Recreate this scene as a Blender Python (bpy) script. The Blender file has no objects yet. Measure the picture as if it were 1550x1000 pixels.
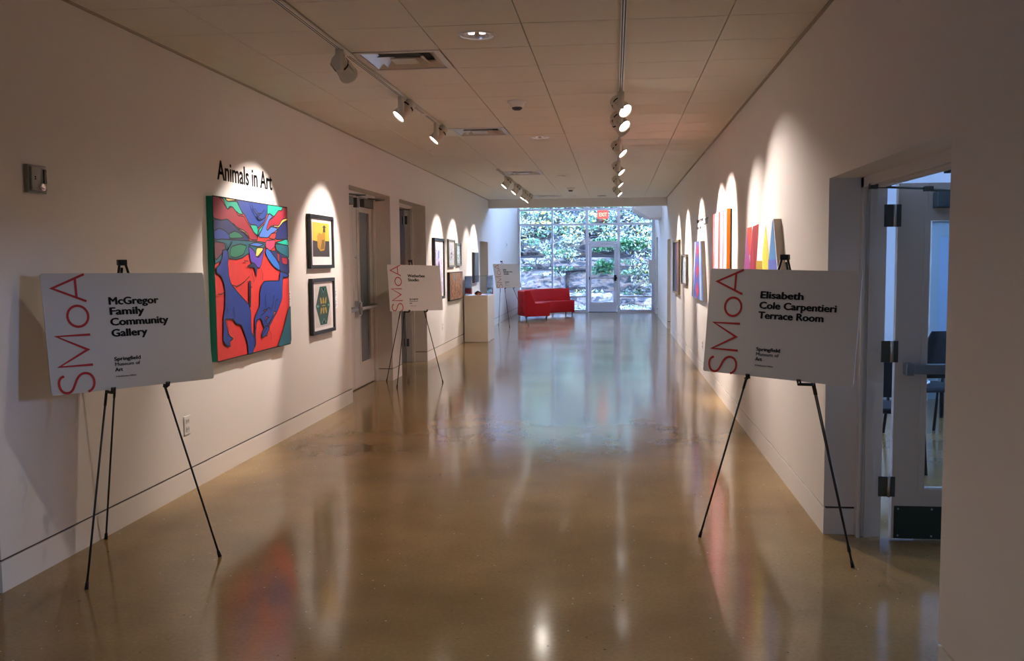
import bpy, math, random
from mathutils import Vector, Matrix
random.seed(7)
C = bpy.context.scene.collection
SC = bpy.context.scene

# ------------------------------------------------------------------ camera
cam_d = bpy.data.cameras.new('camera'); cam = bpy.data.objects.new('camera', cam_d); C.objects.link(cam)
YAW, PITCH, ROLL = 0.11118, 0.07564, -0.00806
fw = Vector((-math.sin(YAW)*math.cos(PITCH), math.cos(YAW)*math.cos(PITCH), -math.sin(PITCH)))
rt = Vector((math.cos(YAW), math.sin(YAW), 0)); up = rt.cross(fw)
r2 = rt*math.cos(ROLL)+up*math.sin(ROLL); u2 = -rt*math.sin(ROLL)+up*math.cos(ROLL)
M = Matrix((r2, u2, -fw)).transposed().to_4x4(); M.translation = (0, 0, 1.578)
cam.matrix_world = M
cam_d.sensor_width = 36; cam_d.lens = 1396.7/1550*36; cam_d.clip_start = .05; cam_d.clip_end = 200
SC.camera = cam
# ------------------------------------------------------------------ world, exposure, portals
w = bpy.data.worlds.new('overcast_sky'); SC.world = w; w.use_nodes = True
bg = w.node_tree.nodes['Background']; bg.inputs[0].default_value = (.36, .55, 1.0, 1); bg.inputs[1].default_value = 68
SC.view_settings.view_transform = 'Standard'; SC.view_settings.look = 'None'
SC.view_settings.gamma = 1; SC.view_settings.use_curve_mapping = False; SC.view_settings.exposure = 0.08
WARM = (1.0, .90, .76)
SPOT_L, SPOT_R, DOWN = 235, 370, 85

def portal(loc, rot, sx, sy):
    l = bpy.data.lights.new('sky_portal', 'AREA'); l.shape = 'RECTANGLE'; l.size = sx; l.size_y = sy
    l.cycles.is_portal = True
    o = bpy.data.objects.new('sky_portal', l); o.location = loc; o.rotation_euler = rot; C.objects.link(o)
portal((-.9, 28.3, 3.3), (math.radians(-90), 0, 0), 4.1, 6.6)
portal((-4.65, -4.05, 1.16), (math.radians(90), 0, 0), 1.3, .32)
portal((8.05, 7.7, 2.5), (0, math.radians(90), 0), .8, 5.0)

# ------------------------------------------------------------------ materials
def s2l(c): return tuple(((x/255)/12.92 if x/255 <= .04045 else ((x/255+.055)/1.055)**2.4) for x in c)
_m = {}
def mat(name, col, rough=.6, metal=0, noise=0, nscale=8, bump=0, bscale=60, coat=0, emit=0, srgb=True, spec=.5):
    if name in _m: return _m[name]
    m = bpy.data.materials.new(name); m.use_nodes = True; nt = m.node_tree; b = nt.nodes['Principled BSDF']
    c = s2l(col) if srgb else col
    b.inputs['Base Color'].default_value = (*c, 1); b.inputs['Roughness'].default_value = rough
    b.inputs['Metallic'].default_value = metal; b.inputs['Specular IOR Level'].default_value = spec
    b.inputs['Coat Weight'].default_value = coat
    tc = nt.nodes.new('ShaderNodeTexCoord')
    if noise:
        n = nt.nodes.new('ShaderNodeTexNoise'); n.inputs['Scale'].default_value = nscale; n.inputs['Detail'].default_value = 6
        nt.links.new(tc.outputs['Object'], n.inputs['Vector'])
        mx = nt.nodes.new('ShaderNodeMix'); mx.data_type = 'RGBA'
        mx.inputs[6].default_value = (*[max(0, x*(1-noise)) for x in c], 1); mx.inputs[7].default_value = (*[min(1, x*(1+noise)) for x in c], 1)
        nt.links.new(n.outputs['Fac'], mx.inputs[0]); nt.links.new(mx.outputs[2], b.inputs['Base Color'])
    if bump:
        n = nt.nodes.new('ShaderNodeTexNoise'); n.inputs['Scale'].default_value = bscale; n.inputs['Detail'].default_value = 4
        nt.links.new(tc.outputs['Object'], n.inputs['Vector'])
        bp = nt.nodes.new('ShaderNodeBump'); bp.inputs['Strength'].default_value = bump; bp.inputs['Distance'].default_value = .01
        nt.links.new(n.outputs['Fac'], bp.inputs['Height']); nt.links.new(bp.outputs['Normal'], b.inputs['Normal'])
    if emit:
        b.inputs['Emission Color'].default_value = (*c, 1); b.inputs['Emission Strength'].default_value = emit
    _m[name] = m; return m
def ramp_mat(name, cols, scale, rough=.6, dist=0.0, stretch=(1, 1, 1), kind='noise', bump=0, bdist=.02):
    if name in _m: return _m[name]
    m = bpy.data.materials.new(name); m.use_nodes = True; nt = m.node_tree; b = nt.nodes['Principled BSDF']
    tc = nt.nodes.new('ShaderNodeTexCoord'); mp = nt.nodes.new('ShaderNodeMapping'); mp.inputs['Scale'].default_value = stretch
    nt.links.new(tc.outputs['Object'], mp.inputs[0])
    if kind == 'noise':
        n = nt.nodes.new('ShaderNodeTexNoise'); n.inputs['Scale'].default_value = scale; n.inputs['Detail'].default_value = 8; n.inputs['Distortion'].default_value = dist; out = n.outputs['Fac']
    else:
        n = nt.nodes.new('ShaderNodeTexVoronoi'); n.inputs['Scale'].default_value = scale; out = n.outputs['Distance']
    nt.links.new(mp.outputs[0], n.inputs['Vector'])
    r = nt.nodes.new('ShaderNodeValToRGB'); cr = r.color_ramp
    while len(cr.elements) < len(cols): cr.elements.new(.5)
    for e, (p, c) in zip(cr.elements, cols): e.position = p; e.color = (*s2l(c), 1)
    nt.links.new(out, r.inputs[0]); nt.links.new(r.outputs[0], b.inputs['Base Color']); b.inputs['Roughness'].default_value = rough
    if bump:
        bp = nt.nodes.new('ShaderNodeBump'); bp.inputs['Strength'].default_value = bump; bp.inputs['Distance'].default_value = bdist
        nt.links.new(out, bp.inputs['Height']); nt.links.new(bp.outputs['Normal'], b.inputs['Normal'])
    _m[name] = m; return m
def glass_mat(name, tint=(1, 1, 1), rough=0.0):
    if name in _m: return _m[name]
    m = bpy.data.materials.new(name); m.use_nodes = True; nt = m.node_tree
    for n in list(nt.nodes): nt.nodes.remove(n)
    o = nt.nodes.new('ShaderNodeOutputMaterial'); t = nt.nodes.new('ShaderNodeBsdfTransparent'); g = nt.nodes.new('ShaderNodeBsdfGlossy')
    t.inputs[0].default_value = (*tint, 1); g.inputs['Roughness'].default_value = rough
    f = nt.nodes.new('ShaderNodeFresnel'); f.inputs[0].default_value = 1.45; x = nt.nodes.new('ShaderNodeMixShader')
    nt.links.new(f.outputs[0], x.inputs[0]); nt.links.new(t.outputs[0], x.inputs[1]); nt.links.new(g.outputs[0], x.inputs[2]); nt.links.new(x.outputs[0], o.inputs[0])
    _m[name] = m; return m

WALL = mat('wall_paint', (230, 223, 214), .75, noise=.02, nscale=2, bump=.08, bscale=180)
GROOVE = mat('groove_reveal', (70, 62, 55), .8)
TILE = mat('ceiling_tile', (233, 228, 214), .9, noise=.05, nscale=120, bump=.25, bscale=260)
TEE = mat('ceiling_tee', (176, 164, 146), .7)
WHITE = mat('white_powder_coat', (228, 226, 220), .45)
TRIMW = mat('door_frame_paint', (222, 215, 206), .45)
DOORW = mat('door_paint', (214, 206, 196), .42)
BLACK = mat('black_metal', (14, 14, 15), .4)
RUB = mat('black_rubber', (12, 12, 12), .8)
STEEL = mat('brushed_steel', (190, 190, 192), .32, 1)
DSTEEL = mat('dark_bronze_hinge', (92, 98, 94), .45, .7)
CHROME = mat('chrome', (225, 225, 230), .12, 1)
ALU = mat('window_aluminium', (225, 228, 240), .4)
GLASS = glass_mat('clear_glass')
ACRYL = glass_mat('acrylic', (.93, .95, .97))
TINTG = glass_mat('door_glass', (.86, .9, .92))
LAMPM = mat('lit_lamp_face', (255, 250, 246), .5, emit=14)
DOWNM = mat('downlight_lamp', (255, 240, 232), .5, emit=1.6)
FOAM = mat('sign_board_white', (206, 202, 198), .7)
FOAME = mat('sign_board_edge', (240, 238, 236), .8)
INK = mat('black_ink', (14, 13, 14), .8)
REDINK = mat('red_ink', (178, 30, 30), .7)
REDF = mat('red_upholstery', (196, 10, 16), .85, noise=.06, nscale=40, bump=.2, bscale=400)
MATB = mat('mount_board', (232, 224, 220), .8)
FRB = mat('black_frame', (16, 15, 15), .35)

def floor_mat():
    m = bpy.data.materials.new('polished_concrete'); m.use_nodes = True; nt = m.node_tree; b = nt.nodes['Principled BSDF']; L = nt.links
    tc = nt.nodes.new('ShaderNodeTexCoord')
    n1 = nt.nodes.new('ShaderNodeTexNoise'); n1.inputs['Scale'].default_value = 1.1; n1.inputs['Detail'].default_value = 6
    n2 = nt.nodes.new('ShaderNodeTexNoise'); n2.inputs['Scale'].default_value = 55; n2.inputs['Detail'].default_value = 3
    v = nt.nodes.new('ShaderNodeTexVoronoi'); v.inputs['Scale'].default_value = 26
    for n in (n1, n2, v): L.new(tc.outputs['Object'], n.inputs['Vector'])
    r = nt.nodes.new('ShaderNodeValToRGB'); r.color_ramp.elements[0].position = .3; r.color_ramp.elements[1].position = .72
    r.color_ramp.elements[0].color = (*s2l((140, 113, 72)), 1); r.color_ramp.elements[1].color = (*s2l((176, 144, 94)), 1)
    L.new(n1.outputs['Fac'], r.inputs[0])
    mx = nt.nodes.new('ShaderNodeMix'); mx.data_type = 'RGBA'; mx.blend_type = 'MULTIPLY'; mx.inputs[0].default_value = .35
    L.new(r.outputs[0], mx.inputs[6]); L.new(n2.outputs['Fac'], mx.inputs[7])
    lt = nt.nodes.new('ShaderNodeMath'); lt.operation = 'LESS_THAN'; lt.inputs[1].default_value = .11; L.new(v.outputs['Distance'], lt.inputs[0])
    sp = nt.nodes.new('ShaderNodeSeparateColor'); L.new(v.outputs['Color'], sp.inputs[0])
    g2 = nt.nodes.new('ShaderNodeMath'); g2.operation = 'GREATER_THAN'; g2.inputs[1].default_value = .86; L.new(sp.outputs[0], g2.inputs[0])
    mul = nt.nodes.new('ShaderNodeMath'); mul.operation = 'MULTIPLY'; L.new(lt.outputs[0], mul.inputs[0]); L.new(g2.outputs[0], mul.inputs[1])
    rc = nt.nodes.new('ShaderNodeValToRGB'); rc.color_ramp.interpolation = 'CONSTANT'
    rc.color_ramp.elements[0].color = (*s2l((48, 42, 36)), 1); rc.color_ramp.elements[1].position = .5; rc.color_ramp.elements[1].color = (*s2l((200, 190, 172)), 1)
    L.new(sp.outputs[1], rc.inputs[0])
    m2 = nt.nodes.new('ShaderNodeMix'); m2.data_type = 'RGBA'; L.new(mul.outputs[0], m2.inputs[0]); L.new(mx.outputs[2], m2.inputs[6]); L.new(rc.outputs[0], m2.inputs[7])
    L.new(m2.outputs[2], b.inputs['Base Color'])
    rr = nt.nodes.new('ShaderNodeMapRange'); rr.inputs[3].default_value = .08; rr.inputs[4].default_value = .17; L.new(n1.outputs['Fac'], rr.inputs[0]); L.new(rr.outputs[0], b.inputs['Roughness'])
    b.inputs['IOR'].default_value = 1.42
    n3 = nt.nodes.new('ShaderNodeTexNoise'); n3.inputs['Scale'].default_value = 3.2; n3.inputs['Detail'].default_value = 3; L.new(tc.outputs['Object'], n3.inputs['Vector'])
    bp = nt.nodes.new('ShaderNodeBump'); bp.inputs['Strength'].default_value = .12; bp.inputs['Distance'].default_value = .006
    L.new(n3.outputs['Fac'], bp.inputs['Height']); L.new(bp.outputs['Normal'], b.inputs['Normal'])
    return m
FLOOR = floor_mat()

# ------------------------------------------------------------------ mesh helpers
class MB:
    def __init__(s): s.v = []; s.f = []; s.mi = []; s.sm = []; s.cur = 0
    def face(s, idx, sm=False): s.f.append(idx); s.mi.append(s.cur); s.sm.append(sm)
    def box(s, x0, x1, y0, y1, z0, z1, M=None):
        b = len(s.v); p = [(x, y, z) for z in (z0, z1) for y in (y0, y1) for x in (x0, x1)]
        if M is not None: p = [tuple(M @ Vector(q)) for q in p]
        s.v += p
        for f in ((0, 2, 3, 1), (4, 5, 7, 6), (0, 1, 5, 4), (2, 6, 7, 3), (0, 4, 6, 2), (1, 3, 7, 5)): s.face([b+i for i in f])
        return s
    def tube(s, pts, r, n=8, r1=None, cap=True):
        pts = [Vector(p) for p in pts]; b0 = len(s.v); rr = r if isinstance(r, (list, tuple)) else [r]*len(pts)
        prev = None
        for i, p in enumerate(pts):
            d = (pts[min(i+1, len(pts)-1)]-pts[max(i-1, 0)]).normalized()
            a = prev if prev is not None else (Vector((0, 0, 1)) if abs(d.z) < .9 else Vector((1, 0, 0)))
            u = d.cross(a).normalized(); vv = u.cross(d).normalized(); prev = vv
            for k in range(n):
                t = 2*math.pi*k/n; s.v.append(tuple(p+(u*math.cos(t)+vv*math.sin(t))*rr[i]))
        for i in range(len(pts)-1):
            for k in range(n):
                a = b0+i*n+k; b = b0+i*n+(k+1) % n; s.face([a, b, b+n, a+n], True)
        if cap: s.face([b0+k for k in range(n)][::-1]); s.face([b0+(len(pts)-1)*n+k for k in range(n)])
        return s
    def lathe(s, prof, M, n=24, close=False):
        b0 = len(s.v)
        for r, z in prof:
            for k in range(n):
                t = 2*math.pi*k/n; s.v.append(tuple(M @ Vector((r*math.cos(t), r*math.sin(t), z))))
        for i in range(len(prof)-1):
            for k in range(n):
                a = b0+i*n+k; b = b0+i*n+(k+1) % n; s.face([a, b, b+n, a+n], True)
        if prof[0][0] > 1e-5 and close: s.face([b0+k for k in range(n)][::-1])
        if prof[-1][0] > 1e-5 and close: s.face([b0+(len(prof)-1)*n+k for k in range(n)])
        return s
    def poly(s, pts, sm=False):
        b = len(s.v); s.v += [tuple(p) for p in pts]; s.face(list(range(b, b+len(pts))), sm); return s
    def prism(s, pts, off):
        off = Vector(off); n = len(pts); b = len(s.v); s.v += [tuple(p) for p in pts]+[tuple(Vector(p)+off) for p in pts]
        s.face(list(range(b, b+n))[::-1]); s.face(list(range(b+n, b+2*n)))
        for k in range(n): s.face([b+k, b+(k+1) % n, b+n+(k+1) % n, b+n+k])
        return s
    def build(s, name, mats, parent=None, bevel=0, **kw):
        me = bpy.data.meshes.new(name); o0 = parent
        inv = parent['_inv'] if False else None
        vs = s.v
        if parent is not None:
            mi = world_of(parent).inverted(); vs = [tuple(mi @ Vector(p)) for p in s.v]
        me.from_pydata(vs, [], s.f); me.validate()
        for m in (mats if isinstance(mats, (list, tuple)) else [mats]): me.materials.append(m)
        if len(me.polygons) == len(s.f):
            me.polygons.foreach_set('material_index', s.mi); me.polygons.foreach_set('use_smooth', s.sm)
        me.update()
        o = bpy.data.objects.new(name, me); C.objects.link(o)
        if parent is not None: o.parent = parent
        if bevel:
            bv = o.modifiers.new('bevel', 'BEVEL'); bv.width = bevel; bv.segments = 2; bv.limit_method = 'ANGLE'
        for k, v in kw.items(): o[k] = v
        return o
def world_of(o):
    m = o.matrix_basis.copy(); p = o.parent
    while p: m = p.matrix_basis @ m; p = p.parent
    return m
def box(name, m, x0, x1, y0, y1, z0, z1, parent=None, bevel=0, **kw): return MB().box(x0, x1, y0, y1, z0, z1).build(name, m, parent, bevel, **kw)
def thing(name, label, cat, loc=(0, 0, 0), group=None):
    o = bpy.data.objects.new(name, None); o.empty_display_size = .1; C.objects.link(o); o.location = loc
    o['label'] = label; o['category'] = cat
    if group: o['group'] = group
    return o
def tag(o, label, cat, group=None):
    o['label'] = label; o['category'] = cat
    if group: o['group'] = group
    return o
def copy_tree(o, parent=None):
    c = o.copy(); C.objects.link(c); c.parent = parent
    for ch in list(o.children): copy_tree(ch, c)
    return c
def basis(o, x, y, z=None):
    x = Vector(x); y = Vector(y); z = x.cross(y); m = Matrix((x, y, z)).transposed().to_4x4(); m.translation = Vector(o); return m
def text(name, body, M, size, parent, m=INK, width=None, bold=0., align='LEFT', spacing=1.0, thick=.0006, rep=0):
    """built-in vector lettering turned into a thin mesh; M maps local xy to the wall or board"""
    cu = bpy.data.curves.new(name, 'FONT'); cu.body = body; cu.size = size; cu.extrude = thick; cu.offset = bold; cu.align_x = align
    cu.space_line = spacing; cu.resolution_u = 3
    t = bpy.data.objects.new('tmp_text', cu); C.objects.link(t)
    dg = bpy.context.evaluated_depsgraph_get(); me = bpy.data.meshes.new_from_object(t.evaluated_get(dg))
    bpy.data.objects.remove(t); bpy.data.curves.remove(cu)
    if rep:
        import bmesh
        bm = bmesh.new(); d0 = 0
        for dx, dy in ((-rep, 0), (rep, 0), (0, rep*.6), (0, -rep*.6), (0, 0)):
            n0 = len(bm.verts); bm.from_mesh(me); bm.verts.ensure_lookup_table()
            for v in bm.verts[n0:]: v.co.x += dx; v.co.y += dy
        bm.to_mesh(me); bm.free()
    xs = [v.co.x for v in me.vertices]; k = width/(max(xs)-min(xs)) if width else 1
    mi = world_of(parent).inverted() if parent else Matrix.Identity(4)
    for v in me.vertices: v.co = mi @ (M @ Vector((v.co.x*k, v.co.y, v.co.z)))
    me.materials.clear(); me.materials.append(m); me.name = name
    o = bpy.data.objects.new(name, me); C.objects.link(o)
    if parent: o.parent = parent
    return o
def ribbon(mb, pts, wd, M, z=0.0, closed=False):
    """flat stroke of width wd along 2-D pts, mitred"""
    n = len(pts); P = [Vector(p) for p in pts]; L = []; R = []
    for i in range(n):
        a = P[(i-1) % n] if (closed or i > 0) else None; b = P[(i+1) % n] if (closed or i < n-1) else None
        d1 = (P[i]-a).normalized() if a is not None and (P[i]-a).length > 1e-6 else None; d2 = (b-P[i]).normalized() if b is not None and (b-P[i]).length > 1e-6 else None
        d1 = d1 or d2 or Vector((1, 0)); d2 = d2 or d1
        n1 = Vector((-d1.y, d1.x)); n2 = Vector((-d2.y, d2.x)); q = (n1+n2)
        q = q.normalized() if q.length > .2 else n1
        k = wd/2/max(.45, q.dot(n1)); L.append(P[i]+q*k); R.append(P[i]-q*k)
    b0 = len(mb.v)
    for l, r in zip(L, R): mb.v += [tuple(M @ Vector((l.x, l.y, z))), tuple(M @ Vector((r.x, r.y, z)))]
    for i in range(n if closed else n-1):
        a = b0+2*i; b = b0+2*((i+1) % n); mb.face([a, a+1, b+1, b])

XL, XR, ZC = -2.93, 1.189, 2.991
G0, G1 = .150, .162
# ------------------------------------------------------------------ setting: floor, walls, ceilings
box('floor', FLOOR, -8, 9, -4, 28.14, -.2, 0, kind='structure')
box('ceiling_roof_slab', mat('slab_white', (190, 186, 180), .9), -8.2, 9, -4.2, 21.6, 3.3, 3.4, kind='structure').name = 'ceiling_1'
box('ceiling_2', WALL, -3.4, 1.6, 21.6, 28.3, 6.6, 6.7, kind='structure')
def wall(name, segs, base=True, axis='x', m=WALL):
    """segs: (x0,x1,y0,y1,z0,z1); those starting at the floor get a reveal groove above a flush base"""
    mb = MB(); bb = MB(); gg = MB()
    for x0, x1, y0, y1, z0, z1 in segs:
        if z0 == 0 and base:
            mb.box(x0, x1, y0, y1, G1, z1); bb.box(x0, x1, y0, y1, 0, G0); gg.box(x0+.012, x1-.012, y0+.012, y1-.012, G0, G1)
        else: mb.box(x0, x1, y0, y1, z0, z1)
    o = mb.build(name, m, kind='structure')
    if bb.v: bb.build(name.replace('wall', 'baseboard'), m, kind='structure'); gg.build('groove', GROOVE, o)
    return o
wx0, wx1 = -3.13, XL
wall('wall_left', [(wx0, wx1, 4.04, 10.05, 0, 3.3), (wx0, wx1, 11.94, 12.47, 0, 3.3), (wx0, wx1, 14.22, 20.02, 0, 3.3), (wx0, wx1, 21.33, 28.1, 0, 6.7),
                   (wx0, wx1, 10.05, 11.94, 2.43, 3.3), (wx0, wx1, 12.47, 14.22, 2.43, 3.3), (wx0, wx1, 20.02, 21.33, 2.01, 3.3)])
rx0, rx1 = XR, 1.375
wall('wall_right', [(rx0, rx1, -4, 3.47, 0, 3.3), (rx0, rx1, 5.355, 20.03, 0, 3.3), (rx0, rx1, 21.31, 25.9, 0, 6.7), (rx0, rx1, 26.95, 28.1, 0, 6.7),
                    (rx0, rx1, 3.47, 5.355, 2.02, 3.3), (rx0, rx1, 20.03, 21.31, 2.02, 6.7), (rx0, rx1, 25.9, 26.95, 2.2, 6.7)])
box('wall_foyer', WALL, -8, wx0, 4.04, 4.2, 0, 3.3, kind='structure')
bw = MB()
for b in ((-8.2, -5.3, 0, 3.3), (-4.0, 9, 0, 3.3), (-5.3, -4.0, 0, 1.0), (-5.3, -4.0, 1.32, 3.3)): bw.box(b[0], b[1], -4.2, -4, b[2], b[3])
bw.build('wall_back', WALL, kind='structure')
ow = MB()
ow.box(-8.2, -8, -4.2, 12.5, 0, 3.3).box(-8.2, -8, 15.5, 28.3, 0, 3.3).box(-8.2, -8, 12.5, 15.5, 0, 2.3).box(-8.2, -8, 12.5, 15.5, 2.6, 3.3)
ow.box(-8.2, -3.4, 28.1, 28.3, 0, 6.7).box(-8.2, -3.1, 21.4, 21.6, 0, 6.7)
ow.build('wall_outer_left', WALL, kind='structure')
ew = MB()
ew.box(8, 8.2, -4.2, 5.2, 0, 3.3).box(8, 8.2, 10.2, 28.3, 0, 3.3).box(8, 8.2, 5.2, 10.2, 0, 2.1).box(8, 8.2, 5.2, 10.2, 2.9, 3.3).box(1.375, 8.2, -1.2, -1, 0, 3.3)
ew.build('wall_outer_right', WALL, kind='structure')
TW = mat('terrace_room_wall', (196, 206, 216), .7)
tw = MB().box(1.375, 3.35, 10.6, 10.8, 0, 3.3).box(4.5, 8, 10.6, 10.8, 0, 3.3).box(3.35, 4.5, 10.6, 10.8, 2.05, 3.3); tw.build('wall_terrace_room', TW, kind='structure')
mb = MB().box(3.37, 3.44, 10.56, 10.72, 0, 2.0).box(4.41, 4.48, 10.56, 10.72, 0, 2.0).box(3.37, 4.48, 10.56, 10.72, 1.97, 2.03)
d = mb.build('door_5', TRIMW, kind='structure')
MB().box(3.44, 4.41, 10.66, 10.7, 0, .3).box(3.44, 3.56, 10.66, 10.7, .3, 1.97).box(4.29, 4.41, 10.66, 10.7, .3, 1.97).box(3.56, 4.29, 10.66, 10.7, 1.8, 1.97).build('door_leaf', mat('teal_grey_door', (150, 172, 184), .5), d)
MB().box(3.56, 4.29, 10.675, 10.685, .3, 1.8).build('pane', mat('blue_glass_panel', (150, 176, 204), .4), d)
box('wall_end_right', WALL, 1.375, 1.6, 10.8, 28.3, 0, 6.7, kind='structure')
box('trim_bulkhead', WALL, XL, XR, 21.46, 21.66, 2.80, 6.7, kind='structure')

# ------------------------------------------------------------------ suspended ceiling: tiles and tees
T = .6096
ceil = MB().box(XL, XR, -4, 21.46, 3.06, 3.08).build('ceiling', mat('ceiling_deck', (120, 108, 92), .9), kind='structure')
xs = [XL, -2.386, -1.777, -1.167, -.5576, .052, .661, XR]
ys = [5.607+n*T for n in range(-15, 27)]
ys = [-4]+[y for y in ys if y > -3.6 and y < 21.45]+[21.46]
vents = [(2, 6.2165), (2, 9.874), (2, 14.751), (2, 20.237)]
downs = [(-.862, .97), (-.862, 5.866), (-.862, 10.76), (-.868, 15.67), (-.883, 20.52)]
meshes = {}
def tile_mesh(a, b, hole=None):
    key = (round(a, 3), round(b, 3), hole is not None)
    if key in meshes: return meshes[key]
    g = .0035; mb = MB(); x0, x1, y0, y1 = -a/2+g, a/2-g, -b/2+g, b/2-g
    if hole is None:
        mb.box(x0, x1, y0, y1, 0, .016)
    else:
        n = 32; sq = []; ci = []
        for k in range(n):
            t = 2*math.pi*k/n+math.pi/4; c, s = math.cos(t), math.sin(t); q = 1/max(abs(c), abs(s))
            sq.append((c*q*x1, s*q*y1, 0)); ci.append((hole[0]+.108*c, hole[1]+.108*s, 0))
        b0 = len(mb.v); mb.v += sq+ci
        for k in range(n): mb.face([b0+k, b0+(k+1) % n, b0+n+(k+1) % n, b0+n+k][::-1])
    me = bpy.data.meshes.new('ceiling_tile'); me.from_pydata(mb.v, [], mb.f); me.materials.append(TILE); me.update()
    if hole is None: meshes[key] = me
    return me
nt_ = 0
for j in range(len(ys)-1):
    y0, y1 = ys[j], ys[j+1]
    for i in range(7):
        x0, x1 = xs[i], xs[i+1]
        if any(i == vi and y0 < vy+T/2 < y1+.01 and y0 < vy+.31 and y1 > vy+.31 for vi, vy in vents): continue
        h = [(dx-(x0+x1)/2, dy-(y0+y1)/2) for dx, dy in downs if x0 < dx < x1 and y0 < dy < y1]
        o = bpy.data.objects.new('ceiling_tile', tile_mesh(x1-x0, y1-y0, h[0] if h else None))
        C.objects.link(o); o.parent = ceil; o.location = ((x0+x1)/2, (y0+y1)/2, ZC); nt_ += 1
tee = MB()
for x in xs[1:-1]: tee.box(x-.012, x+.012, -4, 21.46, ZC+.0165, ZC+.05)
for y in ys[1:-1]: tee.box(XL, XR, y-.010, y+.010, ZC+.017, ZC+.05)
tee.build('ceiling_grid', TEE, ceil)
edge = MB().box(XL, XL+.018, 4.04, 21.46, ZC-.012, ZC-.0005).box(XR-.018, XR, -4, 21.46, ZC-.012, ZC-.0005)
edge.build('edge_angle', TEE, ceil)
# ceiling over the foyer on the left
box('ceiling_3', TILE, -8, XL, -4, 4.04, 2.99, 3.05, kind='structure')
box('ceiling_4', mat('white_ceiling', (215, 218, 222), .8), 1.375, 8, -1, 10.6, 2.95, 3.0, kind='structure')

# ------------------------------------------------------------------ ceiling vents
vlab = ['square chrome ceiling air vent nearest the camera, beside the left lighting track',
        'chrome ceiling air vent just past the end of the near left lighting track',
        'small chrome ceiling air vent above the start of the far left track',
        'farthest chrome ceiling air vent, just before the bulkhead']
def vent(y, lab):
    cx, cy = (-1.777-1.167)/2, y+T/2
    t = thing('ceiling_vent', lab, 'vent', (cx, cy, ZC-.02), 'square louvred ceiling vents')
    def ring(h, z0, z1, lip):
        mb = MB(); a, b = h, h-lip
        P = lambda r, z: [(cx-r, cy-r, z), (cx+r, cy-r, z), (cx+r, cy+r, z), (cx-r, cy+r, z)]
        o, i = P(a, z0), P(b, z1)
        for k in range(4): mb.poly([o[k], o[(k+1) % 4], i[(k+1) % 4], i[k]]); 
        o2, i2 = P(a-.004, z0+.006), P(b-.004, z1+.006)
        for k in range(4): mb.poly([o2[k], i2[k], i2[(k+1) % 4], o2[(k+1) % 4]])
        return mb
    VM = mat('vent_satin_metal', (214, 208, 200), .3, .45)
    fl = MB()
    for a_, b_, c_, d_ in ((-.3, .3, -.3, -.258), (-.3, .3, .258, .3), (-.3, -.258, -.258, .258), (.258, .3, -.258, .258)): fl.box(cx+a_, cx+b_, cy+c_, cy+d_, ZC-.006, ZC+.004)
    fl.build('outer_flange', VM, t)
    for h in (.254, .165): ring(h, ZC-.002 if h > .25 else ZC-.008, ZC+.035, .065).build('louvre', VM, t)
    box('centre_plate', VM, cx-.085, cx+.085, cy-.085, cy+.085, ZC-.006, ZC-.001, t)
    box('backing', mat('vent_duct_dark', (60, 58, 56), .6), cx-.29, cx+.29, cy-.29, cy+.29, ZC+.05, ZC+.056, t)
for (i, y), l in zip(vents, vlab): vent(y, l)

# ------------------------------------------------------------------ recessed downlights
dlab = ['round recessed downlight behind the camera', 'round recessed chrome downlight nearest the camera', 'second recessed downlight, above the pair of middle spotlights',
        'third recessed downlight, beyond the middle of the ceiling', 'farthest recessed downlight, near the bulkhead']
for (x, y), l in zip(downs, dlab):
    t = thing('recessed_downlight', l, 'downlight', (x, y, ZC), 'recessed downlights in the ceiling')
    Mx = Matrix.Translation((x, y, ZC))
    MB().lathe([(.102, .002), (.102, -.005), (.122, -.006), (.124, 0)], Mx, 32).build('trim_ring', WHITE, t)
    MB().lathe([(.103, -.003), (.098, .03), (.075, .055), (.0, .056)], Mx, 32).build('reflector', mat('downlight_reflector', (232, 222, 220), .25, .9), t)
    mb = MB()
    for s in (-1, 1): mb.lathe([(.0, .006), (.02, .008), (.024, .03), (.02, .052), (0, .054)], Mx @ Matrix.Translation((s*.035, 0, 0)), 12)
    mb.build('lamp_tube', DOWNM, t)
    ld = bpy.data.lights.new('downlight_lamp', 'SPOT'); ld.energy = DOWN*(.9 if y < 2 else 1); ld.color = WARM; ld.shadow_soft_size = .035; ld.spot_size = math.radians(150); ld.spot_blend = 1
    lo = bpy.data.objects.new('downlight_lamp', ld); C.objects.link(lo); lo.parent = t; lo.location = (0, 0, -.01)

# smoke detectors, speaker
def detector(x, y, lab, s=1.0, group='smoke detectors'):
    t = thing('smoke_detector', lab, 'smoke detector', (x, y, ZC), group); Mx = Matrix.Translation((x, y, ZC))
    MB().lathe([(.085*s, 0), (.085*s, -.012), (.07*s, -.02), (.055*s, -.05), (.045*s, -.055)], Mx, 24).build('base', WHITE, t)
    MB().lathe([(.045*s, -.054), (.045*s, -.066), (.03*s, -.078), (0, -.08)], Mx, 24).build('sensor_head', mat('sensor_dark', (70, 66, 60), .5), t)
detector(-.865, 8.3, 'white smoke detector hanging between the first and second downlights')
detector(-.857, 18.2, 'small smoke detector far down the ceiling, before the bulkhead')
t = thing('ceiling_speaker', 'flat round grey ceiling speaker grille near the bulkhead', 'speaker', (-.285, 20.65, ZC))
MB().lathe([(.105, 0), (.105, -.006), (.09, -.008), (0, -.008)], Matrix.Translation((-.285, 20.65, ZC)), 28).build('grille', mat('speaker_grille', (130, 125, 122), .7), t)

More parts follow.
